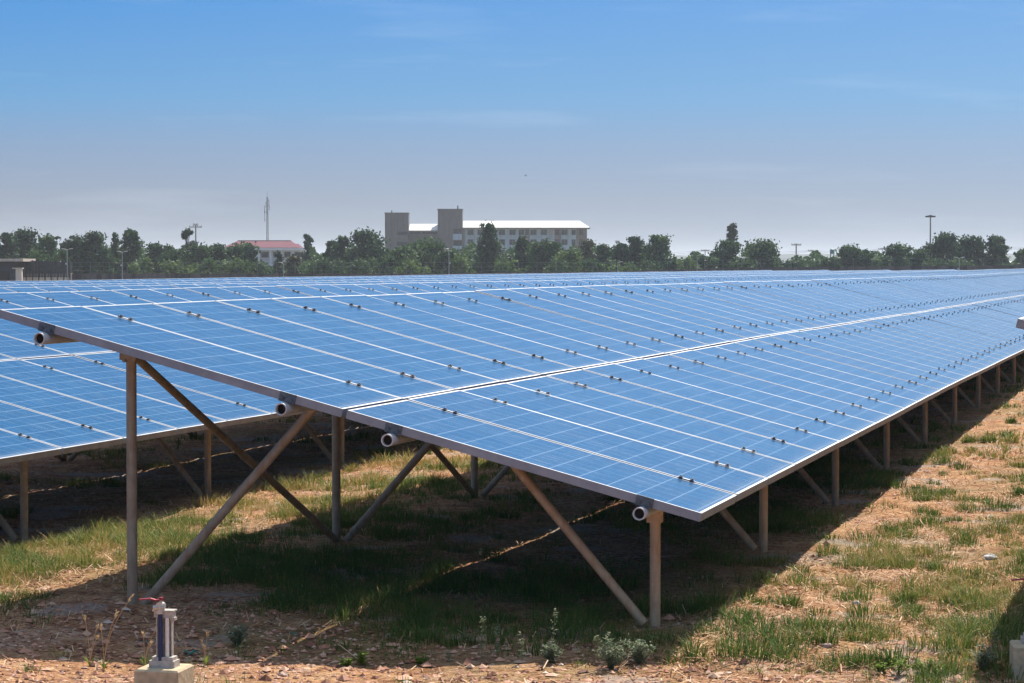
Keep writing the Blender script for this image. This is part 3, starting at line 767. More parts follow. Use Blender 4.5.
# ---------------------------------------------------------------- trees
def mat_foliage(name, lo, mid, hi):
    N = NT(name); a = N.n('ShaderNodeAttribute'); a.attribute_name = 'tint'
    f = N.math('ADD', a.outputs['Fac'], N.math('MULTIPLY', N.math('SUBTRACT', N.noise(1.3, 3, .5, N.pos()), .5), 0.8))
    cr = N.ramp(f, [(0.1, lo), (0.5, mid), (0.9, hi)])
    N.set(color=cr, rough=0.7, spec=0.25)
    out = N.t.nodes['Material Output']; tr = N.n('ShaderNodeBsdfTranslucent'); N.l(cr, tr.inputs[0])
    mx = N.n('ShaderNodeMixShader'); mx.inputs[0].default_value = .3; N.l(N.b.outputs[0], mx.inputs[1]); N.l(tr.outputs[0], mx.inputs[2]); N.l(mx.outputs[0], out.inputs[0]); return N.m
FOL = {'dark': mat_foliage('dark_foliage', (.014, .036, .018), (.036, .080, .034), (.068, .130, .048)),
       'mid': mat_foliage('mid_foliage', (.022, .052, .020), (.052, .108, .036), (.095, .165, .052)),
       'light': mat_foliage('light_foliage', (.038, .074, .020), (.092, .160, .042), (.16, .23, .060)),
       'olive': mat_foliage('olive_foliage', (.040, .050, .024), (.075, .085, .038), (.12, .12, .06))}
M_BARK = simple('bark', (.13, .10, .075), .95, 0, .3, 4)
tree_rs = np.random.RandomState(77)
def tree(px, top, wpx, D, colr, shape, label, cat='tree'):
    zb = ZF; zt = CAM_H - (top - Y0)/F_PX*D; H = zt - zb; W = wpx*(1.34 if shape == 'round' else 1.15)/F_PX*D; x = (px - X0)/F_PX*D
    name = {'round': 'broadleaf_tree', 'cone': 'conical_tree', 'sparse': 'sparse_tree', 'bush': 'bush'}[shape]
    root = empty(name, (x, D, zb), 0, label, cat, 'trees and bushes behind the boundary wall')
    r = tree_rs; tr = MB(); lobes = []
    th = {'round': .16, 'cone': .08, 'sparse': .24, 'bush': .03}[shape]*H
    tr.tube((0, 0, -.3), (r.normal(0, .05), 0, th + .25*H), .028*H + .03, .014*H + .02, 8)
    nl = {'round': 26, 'cone': 24, 'sparse': 17, 'bush': 14}[shape]
    for i in range(nl):
        t = r.rand()
        if shape == 'cone':
            t = (i + r.rand())/nl; wr = (1.0 - 0.80*t)*W/2*.75
            rad = W*.18*(1.25 - .75*t) + .10; hz = th + (H - th)*(.05 + .90*t)
        elif shape == 'bush':
            wr = W/2*.75; rad = min(H*.38, W*.26)*r.uniform(.7, 1.1); hz = H*r.uniform(.25, .98) - rad*.6
        else:
            t = r.uniform(0, 1); wr = W/2*.88*math.sqrt(max(.06, 1 - t**2.2)); rad = W*r.uniform(.12, .24)*(1.0 if shape == 'round' else .85)
            hz = th + (H - th)*t**.8
        a = r.rand()*6.283; rr_ = wr*math.sqrt(r.rand()) if shape != 'bush' else wr*r.uniform(-1, 1)
        cx, cy = (rr_*math.cos(a), rr_*math.sin(a)) if shape != 'bush' else (rr_, r.normal(0, .15*W))
        hz = min(hz, H - rad*.55)
        lobes.append((cx, cy, max(hz, rad*.5), rad))
        if shape != 'bush' or i < 4:
            tr.tube((0, 0, th*.8 + .1*H*r.rand()), (cx*.8, cy*.8, hz - rad*.3), .010*H + .01, .006*H, 5)
    for i in range(0 if shape == 'bush' else 16):
        l = lobes[r.randint(len(lobes))]; a = r.uniform(-.3, 3.4); k = l[3]*r.uniform(.7, 1.25)
        lobes.append((l[0] + math.cos(a)*k, l[1] + r.normal(0, .3)*k, min(l[2] + math.sin(a)*k, H - W*.05), W*r.uniform(.04, .085)))
    lobes.append((r.normal(0, .08)*W, 0, H - W*.07, W*.07))
    ntot = int({'round': 3600, 'cone': 3200, 'sparse': 1900, 'bush': 2200}[shape]*max(.5, min(1.8, W*H/22)))
    vol = np.array([l[3]**1.8 for l in lobes]); pr = vol/vol.sum()
    li = r.choice(len(lobes), ntot, p=pr); Lb = np.array(lobes)[li]
    d = r.normal(0, 1, (ntot, 3)); d /= np.linalg.norm(d, axis=1)[:, None]
    rad = Lb[:, 3]*(r.rand(ntot)**.45)*(1 + (.30 if shape in ('round', 'bush') else .48)*np.clip(r.normal(0, 1, ntot), -2, 1.25))
    c = Lb[:, :3] + d*rad[:, None]*np.array([1.05, 1.05, .88]); c[:, 2] = np.maximum(c[:, 2], .05)
    sz = (.10 + .14*r.rand(ntot))*(D/290)
    nrm = d + r.normal(0, .8, (ntot, 3)); nrm /= np.linalg.norm(nrm, axis=1)[:, None]
    a = np.cross(nrm, r.normal(0, 1, (ntot, 3))); a /= np.linalg.norm(a, axis=1)[:, None]; b_ = np.cross(nrm, a)
    a *= sz[:, None]; b_ *= (sz*.8)[:, None]
    V = np.stack([c - a, c - b_*.8, c + a, c + b_], 1).reshape(-1, 3)
    tint = np.clip(.5 + r.normal(0, .10, len(lobes))[li]*1.6 + r.normal(0, .13, ntot), 0, 1)
    me = np_mesh('crown', V, np.arange(ntot*4), np.full(ntot, 4), FOL[colr], {'tint': np.repeat(tint, 4)})
    tr.build('trunk', M_BARK, root); link('crown', me, root)
    return root
T_ = [ # px, top, width, D, colour, shape, label
 (-12, 238, 34, 300, 'dark', 'round', 'dark tree cut by the left edge above the guard house roof'),
 (6, 232.5, 24, 300, 'dark', 'round', 'dark rounded tree directly above the guard house'),
 (27, 231.5, 30, 305, 'dark', 'round', 'broad dark tree, second from the left edge above the slatted fence'),
 (48, 236.5, 22, 296, 'mid', 'round', 'mid green tree right above the slatted fence'),
 (36, 247, 30, 285, 'mid', 'bush', 'lighter green bush low behind the slatted fence'),
 (60, 248, 18, 290, 'mid', 'bush', 'small bush filling the dip beside the leftmost street lamp'),
 (74, 235, 24, 300, 'dark', 'round', 'dark tree just right of the leftmost street lamp'),
 (94, 232.5, 22, 300, 'dark', 'round', 'dark tree with a pointed top between the two left street lamps'),
 (104, 243, 18, 290, 'dark', 'bush', 'dark bush left of the second street lamp'),
 (116, 232.5, 16, 304, 'mid', 'cone', 'narrow pointed tree directly above the second street lamp'),
 (131, 231.5, 20, 300, 'dark', 'round', 'dark tree with open lower branches, last of the tall ones at left'),
 (141, 254, 20, 286, 'light', 'bush', 'low yellow green bush under the end of the tall left trees'),
 (158, 244.5, 26, 300, 'dark', 'round', 'dark low tree between the tall left trees and the crossarm pole'),
 (173, 248, 24, 295, 'dark', 'bush', 'dark bush left of the crossarm pole'),
 (189, 230.5, 17, 318, 'dark', 'sparse', 'thin open crowned tree touching the pole with two crossarms'),
 (198, 247, 28, 298, 'mid', 'round', 'mid green tree at the foot of the crossarm pole'),
 (180, 259, 30, 282, 'light', 'bush', 'light green bush low in front of the crossarm pole'),
 (218, 245.5, 16, 300, 'dark', 'round', 'small dark tree at the left end of the red roofed hall'),
 (212, 258, 26, 284, 'mid', 'bush', 'mid green bush left of the yellow green bush before the hall'),
 (236, 257, 28, 282, 'light', 'bush', 'yellow green bush in front of the left end of the red roofed hall'),
 (245, 245.5, 28, 300, 'dark', 'round', 'dark rounded tree covering the left half of the red roofed hall'),
 (262, 262, 20, 284, 'mid', 'bush', 'bush beneath the antenna mast in front of the hall'),
 (279, 251, 13, 292, 'dark', 'cone', 'dark bushy tree in front of the middle of the hall'),
 (293, 254, 13, 290, 'olive', 'bush', 'olive brown bush in front of the right half of the hall'),
 (308, 234, 15, 340, 'dark', 'cone', 'slim conical tree rising at the right end of the red roofed hall'),
 (316, 258, 22, 286, 'mid', 'bush', 'low bush right of the hall'),
 (331, 242, 16, 306, 'dark', 'round', 'dark small tree between the hall and the apartment block'),
 (343, 238, 18, 302, 'dark', 'round', 'dark tree left of the dense tree beside the block'),
 (336, 257, 24, 286, 'mid', 'bush', 'mid green bush halfway between hall and block'),
 (367, 232, 32, 300, 'dark', 'round', 'dense dark tree at the left side of the apartment block'),
 (356, 258, 26, 284, 'mid', 'bush', 'low green bush under the dense dark tree'),
 (383, 255, 24, 286, 'mid', 'bush', 'bush at the foot of the left stair tower'),
 (402, 249, 26, 295, 'mid', 'round', 'green tree in front of the left stair tower'),
 (426, 242, 34, 300, 'mid', 'round', 'broad green tree between the two stair towers'),
 (414, 258, 28, 284, 'light', 'bush', 'light green bush under the tree between the towers'),
 (448, 252, 22, 292, 'dark', 'round', 'dark tree in front of the right stair tower'),
 (465, 254, 22, 286, 'light', 'bush', 'brightest yellow green bush, below the right stair tower'),
 (490, 222.5, 36, 300, 'dark', 'cone', 'tall dark conical tree standing before the apartment windows'),
 (522, 236, 26, 304, 'dark', 'cone', 'second dark conical tree, right of the tallest one'),
 (543, 243, 34, 296, 'mid', 'round', 'broad mid green tree before the middle of the long facade'),
 (510, 259, 26, 284, 'light', 'bush', 'light green bush between the two conical trees'),
 (558, 258, 26, 284, 'mid', 'bush', 'bush low before the right part of the facade'),
 (570, 252, 22, 290, 'light', 'round', 'yellowish green tree before the right part of the facade'),
 (589, 241, 19, 310, 'olive', 'sparse', 'thin open tree hiding the right corner of the apartment block'),
 (603, 246, 20, 298, 'dark', 'round', 'dark tree just past the right end of the block'),
 (596, 259, 22, 286, 'mid', 'bush', 'low bush under the open tree at the block corner'),
 (620, 244, 18, 302, 'dark', 'round', 'dark tree in front of the thin utility pole'),
 (635, 238, 20, 304, 'dark', 'round', 'pointed dark tree left of the wide flat topped tree'),
 (657, 236, 26, 302, 'mid', 'round', 'wide flat topped tree right of the pointed dark tree'),
 (645, 258, 32, 286, 'mid', 'bush', 'green bush under the wide flat topped tree'),
 (620, 260, 24, 286, 'light', 'bush', 'light bush under the utility pole'),
 (673, 256, 18, 292, 'dark', 'bush', 'dark low bush where the overhead wires begin'),
 (690, 257, 24, 290, 'light', 'bush', 'yellow green low bush beneath the overhead wires'),
 (706, 253, 20, 296, 'dark', 'bush', 'dark low bush at the middle of the overhead wires'),
 (726, 243, 26, 300, 'mid', 'round', 'rounded tree under the tall thin crowned tree'),
 (731.5, 224, 17, 322, 'olive', 'sparse', 'tall thin tree with a small tuft of crown, alone on the right half'),
 (761, 243, 34, 300, 'mid', 'round', 'wide rounded tree right of the tall thin crowned tree'),
 (742, 259, 24, 286, 'mid', 'bush', 'bush between the two rounded trees on the right half'),
 (788, 260, 24, 290, 'dark', 'bush', 'dark low bush left of the short lamp pole'),
 (808, 259, 24, 290, 'mid', 'bush', 'low green bush right of the short lamp pole'),
 (826, 256, 22, 294, 'mid', 'bush', 'low bush beneath the teal water tank'),
 (851, 246.5, 26, 300, 'mid', 'round', 'rounded green tree right of the teal water tank'),
 (866, 251, 16, 300, 'mid', 'round', 'small tree right next to the rounded green tree'),
 (882, 257, 18, 294, 'mid', 'bush', 'low bush between two rounded trees on the right'),
 (896, 246.5, 28, 300, 'mid', 'round', 'rounded tree left of the floodlight mast'),
 (918, 250, 22, 296, 'mid', 'round', 'lower green tree just left of the floodlight mast'),
 (945, 235.5, 32, 302, 'dark', 'round', 'large dark tree at the foot of the floodlight mast'),
 (972, 236, 28, 304, 'dark', 'round', 'large dark tree, middle of the three right of the floodlight mast'),
 (994, 238, 22, 302, 'dark', 'round', 'dark tree at the right end of the tree line'),
 (960, 257, 36, 288, 'mid', 'bush', 'bush under the large dark trees at right'),
 (936, 259, 26, 286, 'mid', 'bush', 'low bush at the foot of the large dark tree by the mast'),
 (1022, 251, 12, 320, 'mid', 'round', 'small tree at the right edge beside the white shed'),
 (1050, 247, 40, 330, 'mid', 'round', 'tree just past the right edge of the view'),
]
for a in T_: tree(*a)
# far continuous scrub behind
def scrub():
    r = tree_rs; n = 46000
    px = r.uniform(-60, 1110, n); D = r.uniform(318, 345, n); x = (px-X0)/F_PX*D
    hmax = np.where((px > 668) & (px < 1200), 3.1, 4.2) - 2.2*((px > 254) & (px < 310)) + 0.5*np.sin(px*.11) + .35*np.sin(px*.31)
    z = ZF + hmax*r.rand(n)
    c = np.stack([x, D, z], -1); sz = .12 + .15*r.rand(n)
    nrm = r.normal(0, 1, (n, 3)); nrm /= np.linalg.norm(nrm, axis=1)[:, None]
    a = np.cross(nrm, r.normal(0, 1, (n, 3))); a /= np.linalg.norm(a, axis=1)[:, None]; b_ = np.cross(nrm, a); a *= sz[:, None]; b_ *= sz[:, None]
    V = np.stack([c-a, c-b_, c+a, c+b_], 1).reshape(-1, 3)
    return np_mesh('scrub', V, np.arange(n*4), np.full(n, 4), FOL['mid'], {'tint': np.repeat(np.clip(.4 + .15*r.normal(0, 1, n), 0, 1), 4)})
tag(link('scrub', scrub()), 'dark continuous scrub filling the gaps low behind the trees', 'scrub', kind='stuff')

# ---------------------------------------------------------------- apartment block
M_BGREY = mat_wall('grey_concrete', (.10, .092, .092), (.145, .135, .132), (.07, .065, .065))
M_BBLUE = mat_wall('pale_facade', (.32, .42, .50), (.42, .52, .60), (.24, .31, .37))
M_BBROWN = mat_wall('brown_render', (.17, .15, .135), (.23, .20, .18), (.12, .11, .10))
M_WROOF = simple('white_metal_roof', (.80, .78, .76), .4, .0, .04, 2)
M_DARKG = simple('dark_window', (.006, .010, .014), .8, 0, .3, 2, spec=.05)
M_FRAMEW = simple('window_frame', (.12, .13, .15), .6)
BD = 620.0; K = BD/F_PX
def bx(px): return (px - X0)*K
def bz(py): return CAM_H - (py - Y0)*K - ZF
ap = empty('apartment_block', (0, BD, ZF), 0, 'grey and pale four storey apartment block with two stair towers and white roof', 'building')
# stair towers
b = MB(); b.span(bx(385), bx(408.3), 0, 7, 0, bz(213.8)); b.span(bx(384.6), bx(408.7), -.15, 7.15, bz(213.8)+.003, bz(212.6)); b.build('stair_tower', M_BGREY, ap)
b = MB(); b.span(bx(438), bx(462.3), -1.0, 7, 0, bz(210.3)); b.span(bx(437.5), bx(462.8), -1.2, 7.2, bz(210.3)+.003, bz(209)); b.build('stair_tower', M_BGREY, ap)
b = MB(); b.span(bx(457), bx(458.3), 2, 2.4, bz(209)+.003, bz(205.5)); b.build('roof_vent', M_BGREY, ap)
b = MB(); b.span(bx(391), bx(392), 2, 2.4, bz(212.6)+.003, bz(210.3)); b.build('roof_vent', M_BGREY, ap)
def facade(x0, x1, floors, wins, wall_m, y0, name='facade', setback=.35, frames=True):
    # floors: list of (window top py, window bottom py); wins: list of (px0, px1)
    b = MB(); ys = [228.6]
    edges = [228.6]
    for t, bo in floors: edges += [t, bo]
    edges.append(281)
    # spandrels
    for i in range(0, len(edges), 2): b.span(bx(x0), bx(x1), y0, y0+setback+.2, bz(edges[i+1]), bz(edges[i]))
    for t, bo in floors:
        cur = x0
        for a, c in wins + [(x1, None)]:
            if a > cur: b.span(bx(cur), bx(a), y0+.004, y0+setback+.2, bz(bo), bz(t))
            cur = c if c else cur
    b.span(bx(x0), bx(x1), y0+setback+.25, y0+9, 0, bz(228.8))
    b.build(name, wall_m, ap)
    for t, bo in floors:
        for a, c in wins:
            w = MB(); w.span(bx(a), bx(c), y0+setback-.02, y0+setback+.04, bz(bo), bz(t)); w = w.build('window', M_DARKG, ap)
            if frames:
                f = MB(); xm = (bx(a)+bx(c))/2; f.span(xm-.035, xm+.035, y0+setback-.10, y0+setback-.03, bz(bo), bz(t)); f.span(bx(a), bx(c), y0+setback-.16, y0+setback-.105, bz(t+1.6)-.03, bz(t+1.6)+.03)
                f.build('window_frame', M_FRAMEW, w)
fl = [(229.6, 235), (239.4, 245), (249.6, 255), (260, 265.5)]
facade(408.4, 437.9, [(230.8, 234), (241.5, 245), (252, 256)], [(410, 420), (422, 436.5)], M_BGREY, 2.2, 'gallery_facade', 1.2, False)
MBb = MB(); MBb.span(bx(396.5), bx(408.2), -.02, -.6, bz(238.5), bz(235)); MBb.span(bx(396.5), bx(408.2), -.02, -.6, bz(250), bz(246)); MBb.build('balcony', M_BGREY, ap)
b = MB(); b.span(bx(397), bx(407.5), -.06, -.01, bz(234.9), bz(231.6)); b.span(bx(397), bx(407.5), -.06, -.01, bz(245.9), bz(242)); b.build('window', M_DARKG, ap)
facade(462.4, 464.6, fl, [], M_BBROWN, -.2, 'pier', .3)
facade(464.7, 554.5, fl, [(467.5, 473.2), (477.5, 483), (487, 493), (498.8, 505), (509.4, 515.4), (518.8, 523.8), (530.4, 536.6), (540.8, 546.8)], M_BBLUE, 0.3)
facade(554.6, 560.8, fl, [(555.2, 559)], M_BBROWN, .7, 'recessed_bay')
facade(560.9, 576, fl, [(561.4, 567.4), (571.6, 575.6)], M_BBLUE, 0.3)
facade(576.1, 587, fl, [(579, 583)], M_BBROWN, .5, 'end_wing')
facade(524.4, 529.6, fl, [(525.4, 528.4)], M_BBROWN, .1, 'recessed_bay', .15)
b = MB(); b.span(bx(550.9), bx(552.6), -.1, .2, bz(233.5), bz(230)); b.build('sign_board', simple('pinkish_sign', (.55, .28, .30), .6), ap)
b = MB(); b.span(bx(453), bx(462), -1.05, -1.6, bz(240), bz(234)); b.span(bx(453), bx(462), -1.05, -1.6, bz(251), bz(246)); b.build('balcony', M_BBLUE, ap)
b = MB(); b.span(bx(454), bx(461.8), -1.06, -1.01, bz(233.8), bz(229)); b.span(bx(454), bx(461.8), -1.06, -1.01, bz(245.8), bz(241)); b.span(bx(454), bx(461.8), -1.06, -1.01, bz(256), bz(252)); b.build('window', M_DARKG, ap)
def roof(x0, x1, hipr, y0, ze, zr, m, name):
    b = MB(); d = 12.0; xr = x1 - hipr
    v = [(bx(x0), y0, bz(ze)), (bx(x1), y0, bz(ze)), (bx(x1), y0+d, bz(ze)), (bx(x0), y0+d, bz(ze)), (bx(x0), y0+d/2, bz(zr)), (bx(xr), y0+d/2, bz(zr))]
    b.add(v, [(0,1,5,4),(1,2,5),(2,3,4,5),(3,0,4),(3,2,1,0)]); b.build(name, m, ap)
    b = MB(); b.span(bx(x0), bx(x1)+.1, y0-.1, y0+.12, bz(ze+1.3), bz(ze)-.01); b.span(bx(x1)-.15, bx(x1)+.12, y0+.125, y0+d, bz(ze+1.3), bz(ze)-.01); b.build('eaves_board', M_BBROWN, ap)
roof(462.9, 589.5, 9.5, -1.6, 227.6, 220.6, M_WROOF, 'roof')
roof(408.8, 437.4, 0, .6, 230.4, 223.6, M_WROOF, 'roof')

# ---------------------------------------------------------------- red roofed hall
HD = 520.0; K = HD/F_PX
M_RROOF = simple('pinkish_red_roof', (.15, .040, .062), .95, 0, .18, 1.5)
M_RROOF2 = simple('faded_roof_ridge', (.28, .17, .18), .7)
M_HALL = simple('white_hall_wall', (.62, .65, .72), .8, 0, .08, 1)
hall = empty('red_roofed_hall', (0, HD, ZF), 0, 'white hall with a wide pinkish red hipped roof behind the trees at left', 'building')
b = MB(); e, r0 = 247.5, 240.6
v = [(bx(223), -1, bz(247.6)), (bx(299), -1, bz(247.6)), (bx(299), 11, bz(247.6)), (bx(223), 11, bz(247.6)), (bx(235.5), 5, bz(r0)), (bx(289), 5, bz(r0))]
b.add(v, [(0,1,5,4),(1,2,5),(2,3,4,5),(3,0,4),(3,2,1,0)])
v = [(bx(288), -.2, bz(247.8)), (bx(301), -.2, bz(247.8)), (bx(301), 8, bz(247.8)), (bx(288), 8, bz(247.8)), (bx(291), 4, bz(243.6)), (bx(297), 4, bz(243.6))]
b.add(v, [(0,1,5,4),(1,2,5),(2,3,4,5),(3,0,4),(3,2,1,0)])
b.build('roof', M_RROOF, hall)
b = MB(); b.span(bx(235.5), bx(289), 4.8, 5.2, bz(r0)-.06, bz(r0)+.12); b.build('roof_ridge', M_RROOF2, hall)
b = MB(); b.span(bx(224), bx(306.5), -.9, 10, bz(250.4), bz(247.7)-.02); b.span(bx(224), bx(258), -.5, 9, 0, bz(250.5)); b.span(bx(258.1), bx(300), 1.5, 9, 0, bz(250.5))
for px in (258.5, 270, 281, 292, 304): b.span(bx(px), bx(px+1.6), -.5, -.1, 0, bz(250.5))
b.span(bx(299), bx(309.5), -.55, -.15, bz(261.5), bz(259.6)); b.span(bx(307), bx(309.8), -1, 0, bz(261), bz(248.5)); b.build('wall', M_HALL, hall)
for a, c in ((261, 268), (273, 279), (284, 290), (294, 303)):
    b = MB(); b.span(bx(a), bx(c), 1.42, 1.49, bz(257.5), bz(252)); b.build('window', M_DARKG, hall)

# ---------------------------------------------------------------- masts, poles, lamps
M_LAT = simple('mast_steel', (.07, .075, .085), .7, .1)
D = 560.0; K = D/F_PX
m = at(267.5, D); root = empty('antenna_mast', (m.x, D, ZF), 0, 'tall thin lattice antenna mast rising behind the red roofed hall', 'antenna mast')
Hm = bz(191.5); b = MB(); 
for k in range(3):
    a = k*2.094; b.tube((.32*math.cos(a), .32*math.sin(a), 0), (.14*math.cos(a), .14*math.sin(a), Hm*.93), .07, .06, 5)
n = 34
for i in range(n):
    z0, z1 = Hm*.93*i/n, Hm*.93*(i+1)/n; r0, r1 = .32 - .18*i/n, .32 - .18*(i+1)/n
    for k in range(3):
        a, c = k*2.094, (k+1)*2.094; b.tube((r0*math.cos(a), r0*math.sin(a), z0), (r1*math.cos(c), r1*math.sin(c), z1), .022, None, 4)
b.build('lattice', M_LAT, root)
b = MB(); b.tube((0, 0, Hm*.93), (0, 0, Hm), .035, .02, 5); b.build('whip_antenna', M_LAT, root)
for z, sx, h in ((Hm*.78, -.62, 1.8), (Hm*.80, .5, 1.1), (Hm*.70, -.55, 2.6), (Hm*.86, .42, 1.4), (Hm*.84, -.30, 1.3), (Hm*.74, .12, .9)):
    b = MB(); b.tube((sx, -.1, z - h/2), (sx, -.1, z + h/2), .055, None, 5); b.tube((0, 0, z - h*.3), (sx, -.1, z - h*.3), .03, None, 4); b.tube((0, 0, z + h*.3), (sx, -.1, z + h*.3), .03, None, 4); b.build('antenna', M_LAT, root)
M_CPOLE = simple('concrete_pole', (.22, .21, .20), .9)
def pole(px, top, D, label, arms, r=.13, name='utility_pole', cat='utility pole'):
    global K; K = D/F_PX; p = at(px, D); root = empty(name, (p.x, D, ZF), 0, label, cat); H = bz(top)
    b = MB(); b.tube((0, 0, -.2), (0, 0, H), r*1.2, r*.8, 8); b.build('pole', M_CPOLE, root)
    for dz, w in arms:
        b = MB(); b.span(-w, w, -r-.1, -r, H - dz - .08, H - dz + .08)
        for s_ in (-.9, -.35, .35, .9): b.tube((s_*w, -r-.05, H-dz+.083), (s_*w, -r-.05, H-dz+.33), .05, .04, 6)
        b.build('crossarm', M_CPOLE, root)
    return root, H
pole(196, 224.5, 420, 'dark utility pole with two crossarms at left, beside the thin tree', ((.45, 1.1), (.1, .45), (3.1, .6)))
pole(796, 243.5, 420, 'short pole with one crossarm over the low bushes at right', ((.25, .85),))
pole(617, 240.5, 420, 'thin utility pole rising from the dark trees right of the block', ((.3, .35),), .06)
pole(705, 249.5, 520, 'distant utility pole carrying the overhead wires', ((.25, .9),), .10)
pole(812, 249.8, 520, 'distant utility pole right of the short crossarm pole', ((.25, .9),), .09)
pole(882, 247.8, 520, 'distant utility pole between the rounded trees at right', ((.25, .9),), .09)
pole(1005, 246.4, 520, 'distant utility pole just right of the last dark trees', ((.25, .9),), .09)
WPTS = [(560, 258), (617, 251), (705, 250), (812, 250.2), (882, 248.3), (1005, 246.8), (1100, 243)]
for k, (off, lab) in enumerate(((-.8, 'nearest overhead wire strung between the distant poles'), (0, 'middle overhead wire strung between the distant poles'), (.8, 'farthest overhead wire strung between the distant poles'))):
    b = MB(); o0 = at(700, 520, 250)
    for (xa, ya), (xb, yb) in zip(WPTS[:-1], WPTS[1:]):
        A = at(xa, 520, ya) + Vector((0, off, -.12*k)); B = at(xb, 520, yb) + Vector((0, off, -.12*k)); pts = []
        for i in range(9): t = i/8; p = A.lerp(B, t); p.z -= 1.0*4*t*(1-t)*(.5 + .25*k); pts.append(p - o0)
        b.path(pts, .03, 4)
    o = b.build('overhead_wire', M_WIRE, None, o0); tag(o, lab, 'power line', 'overhead wires across the right half')
# floodlight mast
D = 400.0; K = D/F_PX; p = at(930, D); root = empty('floodlight_mast', (p.x, D, ZF), 0, 'tall mast with a ring of floodlights above the dark trees at right', 'light mast')
H = bz(216.5); b = MB(); b.tube((0, 0, -.2), (0, 0, H), .18, .11, 10); b.build('pole', simple('mast_paint', (.16, .22, .25), .6), root)
b = MB(); b.tube((0, 0, H-.12), (0, 0, H+.12), .55, .62, 12); b.tube((0, 0, H+.12), (0, 0, H+.22), .3, .25, 10); b.build('lamp_ring', M_LAT, root)
for k in range(6):
    a = k*1.047; b = MB(); b.box((.68*math.cos(a), .68*math.sin(a), H - .02), (.28, .28, .26), Matrix.Rotation(a, 3, 'Z')); b.build('floodlight', M_LAT, root)
# street lamps along the wall
M_LAMP = simple('lamp_head', (.55, .55, .56), .4)
M_LPOLE = simple('lamp_pole', (.34, .35, .37), .6, .2)
def lamp(px, top, D, label, heads=(-1, 1), r=.05):
    global K; K = D/F_PX; p = at(px, D); root = empty('street_lamp', (p.x, D, ZF), 0, label, 'street lamp', 'lamps along the boundary wall'); H = bz(top)
    b = MB(); b.tube((0, 0, -.2), (0, 0, H - .05), r, r*.7, 8); b.build('pole', M_LPOLE, root)
    for s_ in heads:
        b = MB(); b.tube((0, 0, H-.08), (s_*.22, 0, H), .02, None, 5); b.box((s_*.34, 0, H+.02), (.30, .16, .06), Matrix.Rotation(-s_*.12, 3, 'Y')); b.build('lamp_head', M_LAMP, root)
    b = MB(); b.box((-.09 if len(heads) > 1 else .09, -.06, H*.62), (.12, .1, .16)); b.build('control_box', M_LAMP, root)
lamp(67.5, 249, 222, 'twin headed pale street lamp, leftmost, at the end of the slatted fence', (-1, 1))
lamp(122.5, 251.5, 222, 'second pale street lamp from the left, before dark trees', (-1, 1))
lamp(283.5, 262.5, 226, 'short pale lamp post in front of the red roofed hall', (-1,), .04)
lamp(449, 248.5, 226, 'grey street lamp in front of the right stair tower', (-1,))
lamp(959, 257.5, 226, 'pale street lamp before the large dark trees at right', (-1, 1))
lamp(617.5, 262, 226, 'short street lamp below the thin utility pole', (1,), .04)
lamp(697, 255, 226, 'slim street lamp under the overhead wires', (1,), .04)

# teal tank, shed, hills
D = 480.0; K = D/F_PX; p = at(832, D); root = empty('water_tank', (p.x, D, ZF), 0, 'small teal water tank on legs above the low bushes at right', 'water tank')
b = MB(); b.tube((0, 0, bz(254)), (0, 0, bz(249.4)), .45, None, 14); b.tube((0, 0, bz(249.4)+.003), (0, 0, bz(248.8)), .45, .1, 14); b.build('tank', simple('teal_paint', (.03, .17, .19), .5), root)
for sx in (-.4, .4):
    for sy in (-.4, .4): b = MB(); b.tube((sx, sy, 0), (sx*.8, sy*.8, bz(254)), .05, None, 5); b.build('leg', M_LAT, root)
D = 380.0; K = D/F_PX; p = at(1014, D); root = empty('white_shed', (p.x, D, ZF), 0, 'low shed with a long pale roof at the right edge behind the wall', 'shed')
b = MB(); b.span(-1.0, 4, 0, 4, 0, bz(263.4)); b.build('wall', M_BGREY, root)
b = MB(); b.add([(-1.4, -.4, bz(263.3)), (4.4, -.4, bz(263.3)), (4.4, 4.4, bz(262)), (-1.4, 4.4, bz(262)), (-1.4, -.4, bz(263.3)+.12), (4.4, -.4, bz(263.3)+.12), (4.4, 4.4, bz(262)+.12), (-1.4, 4.4, bz(262)+.12)], [(0,1,5,4),(1,2,6,5),(2,3,7,6),(3,0,4,7),(4,5,6,7),(3,2,1,0)]); b.build('roof', M_WROOF, root)
b = MB(); b.span(.2, 1.1, -.03, -.003, .2, 2.0); b.build('door', M_DARKG, root)
# low hills
def hills():
    b = MB(); n = 120; xs = np.linspace(-1900, 2300, n); D = 2600
    rows = []
    for j, (dd, hf) in enumerate(((-260, 0), (-120, .55), (0, 1.0), (200, .6), (400, 0))):
        for x in xs:
            h = 4 + 7*math.exp(-((x-520)/260)**2) + 4*math.exp(-((x-280)/120)**2) + 1.6*math.sin(x*.013) + 1.0*math.sin(x*.041+1)
            b.v.append((x, D + dd, ZF - 1 + (h + 3)*hf))
    for j in range(4):
        for i in range(n-1): b.f.append((j*n+i, j*n+i+1, (j+1)*n+i+1, (j+1)*n+i)); b.m.append(0)
    return b
o = hills().build('hills', simple('hill_cover', (.035, .055, .045), .95, 0, .3, .02), smooth=True); tag(o, kind='structure')
